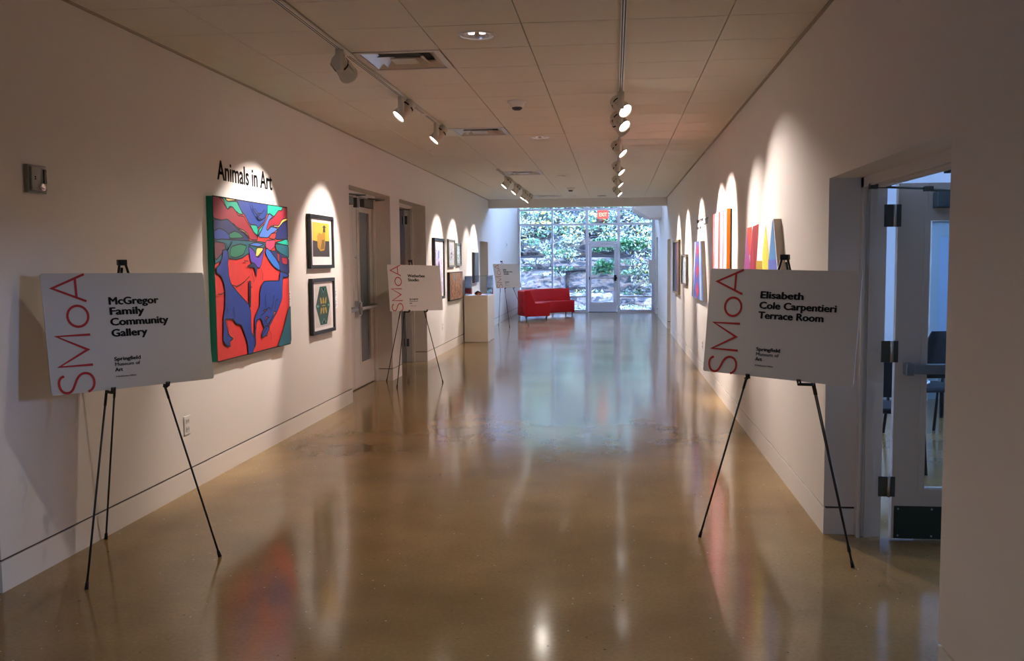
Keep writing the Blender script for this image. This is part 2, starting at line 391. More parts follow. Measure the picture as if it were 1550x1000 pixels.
# ------------------------------------------------------------------ lighting tracks and spotlights
def track(x, y0, y1, lab, breaks=()):
    t = thing('lighting_track', lab, 'track', (x, y0, ZC))
    mb = MB().box(x-.018, x-.011, y0, y1, ZC-.022, ZC-.001).box(x+.011, x+.018, y0, y1, ZC-.022, ZC-.001).box(x-.004, x+.004, y0, y1, ZC-.022, ZC-.001).box(x-.018, x+.018, y0, y1, ZC-.004, ZC-.001)
    mb.build('rail', WHITE, t)
    MB().box(x-.0105, x-.0045, y0+.001, y1-.001, ZC-.0215, ZC-.015).box(x+.0045, x+.0105, y0+.001, y1-.001, ZC-.0215, ZC-.015).build('conductor_slot', RUB, t)
    for y in (y0, y1): MB().box(x-.02, x+.02, y-.012, y+.012, ZC-.026, ZC-.001).build('end_cap', WHITE, t)
    for y in breaks: MB().box(x-.019, x+.019, y-.05, y+.05, ZC-.027, ZC-.001).build('coupler', WHITE, t)
track(-1.80, 1.2, 9.75, 'long white ceiling lighting track along the near left side', (8.75, 6.15))
track(-1.80, 14.3, 20.3, 'short white lighting track on the far left side of the ceiling')
track(.052, 1.2, 18.1, 'long white ceiling lighting track on the right of the downlights', (8.0, 10.6, 12.6))
HEAD = mat('track_head_white', (205, 198, 182), .45)
def head(x, y, aim, lab, on=True, power=60, size=56, grp='track spotlights', zdrop=0, blend=.5):
    pz = 2.865-zdrop; t = thing('track_spotlight', lab, 'spotlight', (x, y, ZC-.02), grp)
    # driver box hanging from the rail
    Mx = Matrix.Translation((x, y, 0))
    MB().lathe([(.0, ZC-.022), (.027, ZC-.022), (.027, ZC-.155), (.022, ZC-.162), (0, ZC-.162)], Mx @ Matrix.Translation((.0, -.075, 0)), 16).build('driver_box', HEAD, t)
    MB().box(x-.013, x+.013, y-.09, y+.03, ZC-.034, ZC-.018).build('track_adapter', HEAD, t)
    c = Vector((x, y+.03, pz)); d = (Vector(aim)-c).normalized()
    Mh = Matrix.Translation(c) @ d.to_track_quat('Z', 'Y').to_matrix().to_4x4()
    MB().tube([(x, y+.03, ZC-.03), (x, y+.03, pz+.055)], .007, 8).build('stem', HEAD, t)
    can = MB().lathe([(0, -.115), (.035, -.113), (.049, -.10), (.053, -.05), (.062, .055), (.066, .06), (.066, .074), (.060, .074), (.056, .056)], Mh, 24).build('lamp_housing', HEAD, t)
    MB().lathe([(.0535, -.058), (.0555, -.058), (.0562, -.045), (.0545, -.045)], Mh, 24).build('cooling_ring', RUB, can)
    MB().lathe([(.056, .062), (.03, .063), (0, .063)], Mh, 24).build('lens', LAMPM if on else mat('unlit_lens', (120, 112, 100), .3), can)
    for s in (-1, 1): MB().box(s*.067-.002, s*.067+.002, -.012, .012, -.07, .012, Mh).build('yoke_arm', HEAD, t)
    if on:
        ld = bpy.data.lights.new('spot_beam', 'SPOT'); ld.energy = power; ld.color = (1, .87, .82); ld.spot_size = math.radians(size); ld.spot_blend = blend; ld.shadow_soft_size = .02
        lo = bpy.data.objects.new('spot_beam', ld); C.objects.link(lo); lo.parent = t
        lo.matrix_basis = Matrix.Translation(-t.location) @ Matrix.Translation(c+d*.09) @ (-d).to_track_quat('Z', 'Y').to_matrix().to_4x4()
    return t
zA = 1.52
head(-1.80, 6.1, (-1.4, 8.2, 1.9), 'unlit track spotlight nearest the camera on the left track', on=False)
head(-1.80, 7.86, (XL, 7.2, zA), 'lit track spotlight aimed at the large red and blue painting', power=SPOT_L*1.25)
head(-1.80, 9.42, (XL, 9.0, zA), 'lit track spotlight at the end of the near left track', power=SPOT_L*.9)
head(-1.80, 15.45, (XL, 15.1, zA), 'first lit spotlight on the far left track', power=SPOT_L)
head(-1.80, 16.95, (XL, 16.6, zA), 'second lit spotlight on the far left track', power=SPOT_L)
head(-1.80, 18.5, (XL, 18.15, 1.3), 'third lit spotlight on the far left track', power=SPOT_L*.6)
head(-1.80, 19.4, (XL, 19.1, zA), 'fourth and last lit spotlight on the far left track', power=SPOT_L)
head(.052, 7.93, (XR, 6.75, zA), 'nearest lit spotlight on the right track, above another like it', power=SPOT_R*.5, size=66, blend=.9)
head(.052, 8.80, (XR, 7.85, zA), 'second lit spotlight on the right track, next to a turned away head', power=SPOT_R*.6, blend=.9)
head(.052, 9.12, (XR, 9.95, zA+.1), 'right track spotlight turned away from the camera towards the striped canvas', power=SPOT_R*.9)
head(.052, 11.0, (XR, 10.55, zA+.1), 'middle lit spotlight on the right track', power=SPOT_R)
head(.052, 13.35, (XR, 12.95, zA+.1), 'fourth face-on lit spotlight along the right track', power=SPOT_R)
head(.052, 15.6, (XR, 15.35, zA+.1), 'fifth face-on lit spotlight along the right track', power=SPOT_R*.9)
head(.052, 17.8, (XR, 17.5, zA+.1), 'last tiny lit spotlight at the far end of the right track', power=SPOT_R*.7)

# ------------------------------------------------------------------ doors
def hinge(parent, x0, x1, y, z0, z1, kx):
    h = MB().box(x0, x1, y-.006, y+.004, z0, z1).build('hinge', DSTEEL, parent)
    MB().tube([(kx, y-.011, z0), (kx, y-.011, z1)], .009, 10).build('knuckle', STEEL, h)
def frame_y(name, x0, x1, y0, y1, ztop, fw_=.05, stop=None):
    """door frame in a wall that runs along y"""
    mb = MB().box(x0, x1, y0, y0+fw_, 0, ztop).box(x0, x1, y1-fw_, y1, 0, ztop).box(x0, x1, y0+fw_, y1-fw_, ztop-fw_, ztop)
    if stop: a, b = stop; mb.box(a, b, y0+fw_, y0+fw_+.016, 0, ztop-fw_).box(a, b, y1-fw_-.016, y1-fw_, 0, ztop-fw_).box(a, b, y0+fw_, y1-fw_, ztop-fw_-.016, ztop-fw_)
    return mb.build(name, TRIMW, kind='structure')
# right doorway, leaf swung open into the terrace room
fr = frame_y('door_1', 1.375, 1.495, 3.45, 5.375, 2.02, .05, (1.40, 1.44))
MB().box(1.36, 1.377, 5.30, 5.375, 0, 2.04).box(1.36, 1.377, 3.45, 3.52, 0, 2.04).box(1.36, 1.377, 3.45, 5.375, 1.965, 2.04).build('casing', TRIMW, fr)
lf = MB()
X0, X1, Yd, Yb = 1.535, 2.43, 5.262, 5.307
lf.box(X0, 1.692, Yd, Yb, .012, 1.98).box(2.27, X1, Yd, Yb, .012, 1.98).box(1.692, 2.27, Yd, Yb, .012, .288).box(1.692, 2.27, Yd, Yb, 1.786, 1.98)
leaf = lf.build('door_leaf', DOORW, fr, .002)
mb = MB()
for a in ((1.672, 1.704, .268, 1.806), (2.258, 2.29, .268, 1.806)): mb.box(a[0], a[1], Yd-.008, Yb+.008, a[2], a[3])
mb.box(1.704, 2.258, Yd-.008, Yb+.008, .268, .298).box(1.704, 2.258, Yd-.008, Yb+.008, 1.776, 1.806); mb.build('glazing_bead', DOORW, leaf)
box('pane', TINTG, 1.70, 2.262, Yd+.018, Yd+.026, .29, 1.785, leaf)
kp = box('kick_plate', mat('bronze_kick_plate', (62, 78, 78), .35, .7), 1.548, 2.415, Yd-.004, Yd-.0005, .014, .198, leaf)
mb = MB()
for x in (1.57, 1.75, 1.95, 2.15, 2.38):
    for z in (.03, .182): mb.lathe([(.006, 0), (.004, .003), (0, .003)], Matrix.Translation((x, Yd-.004, z)) @ Matrix.Rotation(math.radians(90), 4, 'X'), 8)
mb.build('screw', STEEL, leaf)
pb = MB().box(1.578, 1.62, Yd-.066, Yd-.001, .935, 1.003).box(1.62, 2.36, Yd-.06, Yd-.001, .943, .995).box(2.33, 2.40, Yd-.07, Yd-.001, .90, 1.04).build('push_bar', mat('satin_bar', (150, 160, 168), .3, .9), leaf, .004)
cl = MB().box(1.712, 2.02, Yd-.075, Yd-.001, 1.842, 1.928).build('door_closer', mat('closer_metal', (110, 128, 140), .4, .7), leaf, .006)
MB().tube([(1.38, 5.18, 1.957), (1.665, 5.195, 1.944)], .006, 8).tube([(1.665, 5.195, 1.938), (1.90, 5.215, 1.92)], .008, 8).box(1.36, 1.40, 5.16, 5.2, 1.945, 1.975).box(1.40, 1.47, 5.17, 5.19, 1.955, 1.968).box(1.645, 1.69, 5.18, 5.21, 1.93, 1.956).build('closer_arm', DSTEEL, cl)
for z0, z1 in ((1.745, 1.866), (1.002, 1.12), (.25, .362)): hinge(fr, 1.462, 1.55, 5.262, z0, z1, 1.515)

# left doorway 1: closed door with rod exit device, set back
fr = frame_y('door_2', -3.25, wx0, 10.03, 11.96, 2.45, .05, (-3.165, -3.14))
def closed_leaf(fr, y0, y1, glass, near):
    mb = MB(); xa, xb = -3.215, -3.17; g0, g1 = glass; zb, zt = .31, 2.2
    mb.box(xa, xb, y0, g0, .012, 2.38).box(xa, xb, g1, y1, .012, 2.38).box(xa, xb, g0, g1, .012, zb).box(xa, xb, g0, g1, zt, 2.38)
    lf = mb.build('door_leaf', DOORW, fr, .002)
    box('pane', mat('dim_blue_glass', (112, 124, 134), .12), xa+.018, xa+.026, g0, g1, zb, zt, lf)
    MB().box(xb-.001, xb+.007, g0-.015, g0+.004, zb-.015, zt+.015).box(xb-.001, xb+.007, g1-.004, g1+.015, zb-.015, zt+.015).box(xb-.001, xb+.007, g0, g1, zb-.015, zb+.004).box(xb-.001, xb+.007, g0, g1, zt-.004, zt+.015).build('glazing_bead', DOORW, lf)
    yn = y0+.10
    ex = MB().box(xb, xb+.05, yn-.06, yn+.06, .91, 1.10).box(xb+.01, xb+.07, yn-.02, yn+.03, .93, 1.08).build('exit_device', STEEL, lf, .004)
    MB().tube([(xb+.075, y0+.06, 1.0), (xb+.075, y1-.12, 1.0)], .024, 12).box(xb, xb+.075, y1-.16, y1-.09, .97, 1.03).build('push_bar', STEEL, ex)
    MB().tube([(xb+.03, yn, 1.10), (xb+.03, yn, 2.27)], .008, 8).box(xb, xb+.04, yn-.02, yn+.02, 1.62, 1.64).build('vertical_rod', WHITE, ex)
    MB().box(xb, xb+.05, yn-.04, yn+.05, 2.24, 2.36).build('top_latch', DSTEEL, ex, .004)
    cl = MB().box(xb, xb+.06, y0+.35, y1-.12, 2.26, 2.36).build('door_closer', mat('closer_grey', (96, 90, 80), .5, .5), lf, .006)
    MB().tube([(xb+.07, y0+.5, 2.37), (xb+.20, y1-.1, 2.375), (xb+.05, y1+.03, 2.378)], .009, 8).build('closer_arm', DSTEEL, cl)
closed_leaf(fr, 10.99, 11.905, (11.27, 11.74), 1)
closed_leaf(fr, 10.085, 10.985, (10.36, 10.72), 0)
# left doorway 2: leaf open into the studio
fr = frame_y('door_3', -3.25, wx0, 12.45, 14.24, 2.45, .05, (-3.18, -3.155))
lf = MB().box(-4.12, -3.247, 14.13, 14.175, .012, 2.38).build('door_leaf', mat('studio_door', (150, 148, 150), .5), fr, .002)
cl = MB().box(-3.75, -3.45, 14.06, 14.13, 2.26, 2.35).build('door_closer', DSTEEL, lf, .005)
MB().tube([(-3.6, 14.05, 2.36), (-3.3, 13.95, 2.37), (-3.15, 14.10, 2.375)], .01, 8).build('closer_arm', DSTEEL, cl)
for z0, z1 in ((2.15, 2.28), (1.25, 1.37), (.25, .37)): hinge(fr, -3.28, -3.2, 14.135, z0, z1, -3.25)
# left doorway 3 and right doorways: closed leaves
def plain_door(name, x0, x1, y0, y1, zt, side):
    fr = frame_y(name, x0, x1, y0-.02, y1+.02, zt+.02, .05)
    xc = x0+.03 if side < 0 else x1-.07
    lf = box('door_leaf', mat('grey_door', (150, 146, 140), .5), xc, xc+.04, y0+.03, y1-.03, .01, zt-.03, fr)
    kx = xc+.04 if side < 0 else xc; s = -side
    MB().tube([(kx, y0+.12, 1.0), (kx+s*.05, y0+.12, 1.0), (kx+s*.05, y0+.22, 1.0)], .01, 8).build('door_handle', STEEL, lf)
    cl = MB().box(min(kx, kx+s*.06), max(kx, kx+s*.06), y0+.3, y0+.6, zt-.13, zt-.05).build('door_closer', DSTEEL, lf)
plain_door('door_4', -3.25, wx0, 20.02, 21.33, 2.01, -1)
plain_door('door_6', 1.375, 1.5, 20.03, 21.31, 2.02, 1)
plain_door('door_7', 1.375, 1.5, 25.9, 26.95, 2.2, 1)

# ------------------------------------------------------------------ glazed end wall (window_1) with glazed exit door
YG = 28.1
win = MB()
for xa, xb in ((-2.93, -2.865), (-1.905, -1.85), (-.872, -.792), (.075, .16), (1.10, 1.189)): win.box(xa, xb, YG-.07, YG+.06, 0, 6.6)
bays = [(-2.865, -1.905), (-1.85, -.872), (-.792, .075), (.16, 1.10)]
for k, (a, b) in enumerate(bays):
    for z0, z1 in ((4.8, 4.86), (3.07, 3.125), (2.62, 2.675)): win.box(a, b, YG-.06, YG+.05, z0, z1)
    if k != 2: win.box(a, b, YG-.06, YG+.05, .0, .075); win.box(a, b, YG-.03, YG+.03, .44, .485)
    else: win.box(a, b, YG-.07, YG+.06, 2.06, 2.14)
wobj = win.build('window_1', ALU, kind='structure')
for k, (a, b) in enumerate(bays):
    for z0, z1 in ((4.86, 6.6), (3.125, 4.8), (2.675, 3.07), (2.14 if k == 2 else .485, 2.62)) + (((.075, .44),) if k != 2 else ()):
        box('pane', GLASS, a+.001, b-.001, YG-.004, YG+.004, z0+.001, z1-.001, wobj)
ed = MB().box(-.785, -.70, YG-.045, YG, .02, 2.05).box(-.02, .068, YG-.045, YG, .02, 2.05).box(-.70, -.02, YG-.045, YG, .02, .30).box(-.70, -.02, YG-.045, YG, 1.96, 2.05)
ed = ed.build('door_8', ALU, kind='structure')
box('pane', GLASS, -.70, -.02, YG-.025, YG-.018, .30, 1.96, ed)
pb = MB().box(-.74, .02, YG-.11, YG-.08, 1.0, 1.05).build('push_bar', mat('pale_bar', (215, 215, 225), .4), ed)
MB().box(-.775, -.745, YG-.12, YG-.045, .98, 1.07).build('bar_end', BLACK, pb)
MB().box(-.02, .05, YG-.12, YG-.045, .94, 1.12).lathe([(.045, 0), (.045, .03), (.02, .05), (0, .05)], Matrix.Translation((.03, YG-.12, 1.03)) @ Matrix.Rotation(math.radians(90), 4, 'X'), 16, True).build('door_handle', BLACK, pb)
box('door_closer', ALU, -.72, -.42, YG-.10, YG-.05, 1.98, 2.07, ed)
box('threshold', mat('threshold_dark', (60, 62, 70), .5), -.79, .075, YG-.08, YG+.05, .001, .015, ed)
# foyer and terrace windows (behind and beside the view)
mb = MB()
for x in (-5.3, -4.68, -4.06): mb.box(x, x+.06, -4.12, -4.04, 1.0, 1.32)
mb.box(-5.3, -4.0, -4.12, -4.04, 1.0, 1.06).box(-5.3, -4.0, -4.12, -4.04, 1.27, 1.32)
wo = mb.build('window_2', ALU, kind='structure'); box('pane', GLASS, -5.24, -4.06, -4.085, -4.075, 1.06, 1.27, wo)
mb = MB()
for y in (5.2, 6.4, 7.7, 8.9, 10.14): mb.box(8.05, 8.13, y, y+.06, 2.1, 2.9)
mb.box(8.05, 8.13, 5.2, 10.2, 2.1, 2.15).box(8.05, 8.13, 5.2, 10.2, 2.84, 2.9)
wo = mb.build('window_3', ALU, kind='structure'); box('pane', GLASS, 8.085, 8.095, 5.26, 10.14, 2.15, 2.84, wo)
mb = MB()  # unseen studio window, added to bring some daylight onto the open leaf
for y in (12.5, 13.97, 15.44): mb.box(-8.13, -8.05, y, y+.06, 2.3, 2.6)
mb.box(-8.13, -8.05, 12.5, 15.5, 2.3, 2.35).box(-8.13, -8.05, 12.5, 15.5, 2.54, 2.6)
wo = mb.build('window_studio_added', ALU, kind='structure'); box('pane', GLASS, -8.095, -8.085, 12.56, 15.44, 2.35, 2.54, wo)
# dropped soffit with curved underside by the window, right
pts = [(.44, 24, 6.6), (.46, 24, 2.94), (.50, 24, 2.87), (.58, 24, 2.815), (.73, 24, 2.733), (.80, 24, 2.69), (.86, 24, 2.652), (1.189, 24, 2.652), (1.189, 24, 6.6)]
MB().prism(pts[::-1], (0, 1.6, 0)).build('trim_soffit', WALL, kind='structure')
# ------------------------------------------------------------------ exit sign
t = thing('exit_sign', 'glowing red exit sign hanging above the glazed door', 'exit sign', (-.343, 27, 6.6))
RG = mat('exit_sign_glow', (255, 96, 84), .4, emit=1.1); RL = mat('exit_letters', (255, 190, 160), .4, emit=1.6)
MB().tube([(-.343, 27, 6.6), (-.343, 27, 3.04)], .008, 8).build('stem', WHITE, t)
box('canopy', WHITE, -.46, -.22, 26.97, 27.03, 3.0, 3.045, t)
box('panel', RG, -.50, -.185, 26.992, 27.008, 2.765, 3.0, t)
text('lettering', 'EXIT', basis((-.455, 26.99, 2.83), (1, 0, 0), (0, 0, 1)), .15, t, RL, .225, .003)

# ------------------------------------------------------------------ easels and signs
def easel(front, back, apex, hooks, lab, grp='folding black easels holding the signs'):
    apex = Vector(apex); front = [(*p, 0) for p in front]; back = (*back, 0)
    t = thing('display_easel', lab, 'easel', (apex.x, apex.y, 0), grp)
    side = (Vector(front[1])-Vector(front[0])).normalized()
    tops = [apex-side*.014, apex+side*.014, apex+(Vector(back)-apex)*.02]
    for foot, top in zip((front[0], front[1], back), tops):
        foot = Vector((*foot[:2], .002)); d = (top-foot).normalized()
        lg = MB().tube([foot+d*.03, foot+(top-foot)*.55], .0055, 8).tube([foot+(top-foot)*.53, top], .0072, 8).build('leg', BLACK, t)
        MB().tube([foot, foot+d*.035], [.0095, .008], 10).build('rubber_foot', RUB, lg)
    MB().box(-.024, .024, -.012, .022, -.02, .012, Matrix.Translation(apex) @ Matrix.Rotation(math.atan2(side.y, side.x), 4, 'Z')).build('top_hinge', BLACK, t, .004)
    nrm = Vector((side.y, -side.x, 0))
    for hk, foot, top in zip(hooks, front, tops):
        h = Vector(hk); foot = Vector((*foot[:2], 0)); s = (h.z+.0)/top.z; p = foot+(top-foot)*s
        MB().tube([p+Vector((0, 0, -.012)), p+nrm*.02+Vector((0, 0, -.013)), h+nrm*.016+Vector((0, 0, -.012)), h+nrm*.022+Vector((0, 0, .014))], .0085, 8).tube([h+nrm*.012+side*.012+Vector((0, 0, -.01)), h+nrm*.022+side*.012+Vector((0, 0, .014))], .0055, 6).build('hook', BLACK, t)
    return t
SMOA = {
 'A': [[(-.238, .300), (-.408, .229), (-.238, .160)], [(-.287, .277), (-.287, .182)]],
 'M': [[(-.236, -.012), (-.409, -.013), (-.256, -.088), (-.408, -.166), (-.237, -.167)]],
}
def sign(pose, s, lines, lw, lab, fwd=.02):
    x, y, z, a, tl, ro = pose
    R = Vector((math.cos(a), math.sin(a), 0)); n = Vector((math.sin(a), -math.cos(a), 0)); U = Vector((0, 0, 1))*math.cos(tl)-n*math.sin(tl)
    R2 = R*math.cos(ro)+U*math.sin(ro); U2 = -R*math.sin(ro)+U*math.cos(ro)
    x, y = x+n.x*fwd, y+n.y*fwd
    Mb = basis((x, y, z), R2, U2)
    Ms = Mb @ Matrix.Scale(s, 4)
    t = thing('sign_board', lab, 'sign', (x, y, z), 'room name signs on easels')
    W, H = .4572, .3048; r = .012; ol = []
    for cx, cy, a0 in ((W-r, H-r, 0), (-W+r, H-r, 90), (-W+r, -H+r, 180), (W-r, -H+r, 270)):
        for k in range(5): q = math.radians(a0+k*22.5); ol.append((cx+r*math.cos(q), cy+r*math.sin(q)))
    mb = MB(); mb.prism([Ms @ Vector((p[0], p[1], -.006)) for p in ol], (Ms @ Vector((0, 0, -.0006)))-(Ms @ Vector((0, 0, -.006))))
    mb.build('panel', FOAM, t)
    red = MB(); wd = .0125
    for nm in ('A', 'M'):
        for st in SMOA[nm]: ribbon(red, st, wd, Ms, .0006)
    ribbon(red, [(-.290+.0535*math.cos(k*math.pi/18), .0845+.0535*math.sin(k*math.pi/18)) for k in range(36)], wd, Ms, .0006, True)
    S = [(-.39, -.214), (-.409, -.221), (-.42, -.244), (-.416, -.274), (-.402, -.294), (-.381, -.301), (-.358, -.294), (-.343, -.269), (-.328, -.235), (-.309, -.213), (-.284, -.205), (-.256, -.213), (-.241, -.235), (-.238, -.262), (-.247, -.285), (-.262, -.298), (-.275, -.302)]
    for _ in range(2):
        Q = [S[0]]
        for a_, b_ in zip(S, S[1:]): Q += [(a_[0]*.75+b_[0]*.25, a_[1]*.75+b_[1]*.25), (a_[0]*.25+b_[0]*.75, a_[1]*.25+b_[1]*.75)]
        S = Q+[S[-1]]
    ribbon(red, S, wd, Ms, .0006)
    red.build('red_lettering', REDINK, t)
    sz = .0555
    for i, (tx, base, wdt) in enumerate(lines):
        text('lettering', tx, Ms @ Matrix.Translation((-.123, base, .0004)), sz, t, INK, wdt, 0, rep=.0023)
    for tx, base, wdt, sz2, b in (('Springfield', -.157, .147, .028, .0007), ('Museum of', -.184, .14, .026, 0), ('Art', -.213, .043, .028, .0007), ('A Smithsonian Affiliate', -.243, .113, .011, 0)):
        text('lettering', tx, Ms @ Matrix.Translation((-.121, base, .0004)), sz2, t, INK if sz2 > .02 else mat('grey_ink', (110, 106, 104), .8), wdt, 0, rep=b)
    hk = [tuple(Ms @ Vector((u, -.3065, .0))) for u in (-.155, .155)]
    return hk
hA = sign((-2.571, 4.668, 1.226, 1.012, .137, -.011), 1.0, [('McGregor', .139, .285), ('Family', .085, .195), ('Community', .029, .334), ('Gallery', -.030, .203)], .285,
          'white McGregor Family Community Gallery sign on the easel at the left')
easel([(-2.552, 4.122), (-2.11, 4.653)], (-2.905, 4.905), (-2.70, 4.835, 1.588), hA, 'black folding easel holding the McGregor Family Community Gallery sign')
hB = sign((.909, 5.242, 1.215, -.656, .105, -.018), .99, [('Elisabeth', .142, .262), ('Cole Carpentieri', .083, .457), ('Terrace Room', .027, .39)], .26,
          'white Elisabeth Cole Carpentieri Terrace Room sign on the easel beside the right doorway')
easel([(.48, 5.229), (1.209, 4.77)], (1.255, 5.027), (.955, 5.37, 1.588), hB, 'black folding easel holding the Elisabeth Cole Carpentieri Terrace Room sign')
hC = sign((-2.571, 11.725, 1.236, .917, .119, -.027), .97, [('Wetherbee', .142, .30), ('Studio', .088, .19)], .3,
          'pale Wetherbee Studio sign on an easel between the two left doors')
easel([(-2.713, 11.257), (-2.222, 11.752)], (-3.0, 11.87), (-2.65, 11.85, 1.585), hC, 'black folding easel holding the Wetherbee Studio sign')
hD = sign((-2.60, 22.1, 1.21, .93, .2, -.009), .96, [('Judy', .142, .12), ('Education Arts', .088, .32), ('Studio', .034, .19)], .3,
          'small far sign on an easel in front of the red sofa', .045)
easel([(-2.48, 21.74), (-2.06, 22.12)], (-2.84, 22.5), (-2.72, 22.2, 1.56), hD, 'farthest thin black easel, left of the red sofa')

# ------------------------------------------------------------------ pictures
def clampp(p): return (min(1, max(0, p[0])), min(1, max(0, p[1])))
def chaikin(P):
    o = []
    for i in range(len(P)):
        a, b = P[i], P[(i+1) % len(P)]; o += [(a[0]*.86+b[0]*.14, a[1]*.86+b[1]*.14), (a[0]*.14+b[0]*.86, a[1]*.14+b[1]*.86)]
    return o
def paint(name, parent, M, w_, h_, polys, cols, outline=0, smooth=False, z0=.0004, step=.00025):
    """flat painted shapes on the picture face; M maps (u*w, v*h, out)"""
    mb = MB(); names = list(cols); mats = [cols[c] for c in names]+[INK]
    for k, (c, P) in enumerate(polys):
        P = [clampp(p) for p in (chaikin(P) if smooth else P)]
        z = z0+k*step; mb.cur = names.index(c)
        mb.poly([M @ Vector((u*w_, v*h_, z)) for u, v in P])
        if outline:
            mb.cur = len(names); Q = []
            for p in P:
                q = (p[0]*w_, p[1]*h_)
                if not Q or (q[0]-Q[-1][0])**2+(q[1]-Q[-1][1])**2 > 4e-6: Q.append(q)
            if len(Q) > 2: ribbon(mb, Q, outline, M, z+step*.5, True)
    return mb.build(name, mats, parent)
def pc(n, c): return mat('paint_'+n, c, .55, noise=.12, nscale=14)
PAL = {'base': pc('red', (198, 44, 38)), 'red': pc('red', (198, 44, 38)), 'crimson': pc('crimson', (140, 20, 38)), 'green': pc('green', (0, 160, 128)), 'yellow': pc('yellow', (232, 190, 92)),
       'blue': pc('blue', (20, 54, 130)), 'sky': pc('sky', (64, 106, 186)), 'navy': pc('navy', (18, 28, 84)), 'deepteal': pc('deepteal', (12, 84, 96)), 'forest': pc('forest', (22, 106, 74)),
       'maroon': pc('maroon', (96, 40, 52)), 'purple': pc('purple', (82, 54, 160)), 'pink': pc('pink', (206, 54, 84)), 'skyblue': pc('skyblue', (34, 98, 176)), 'deer': pc('deer', (12, 48, 128))}
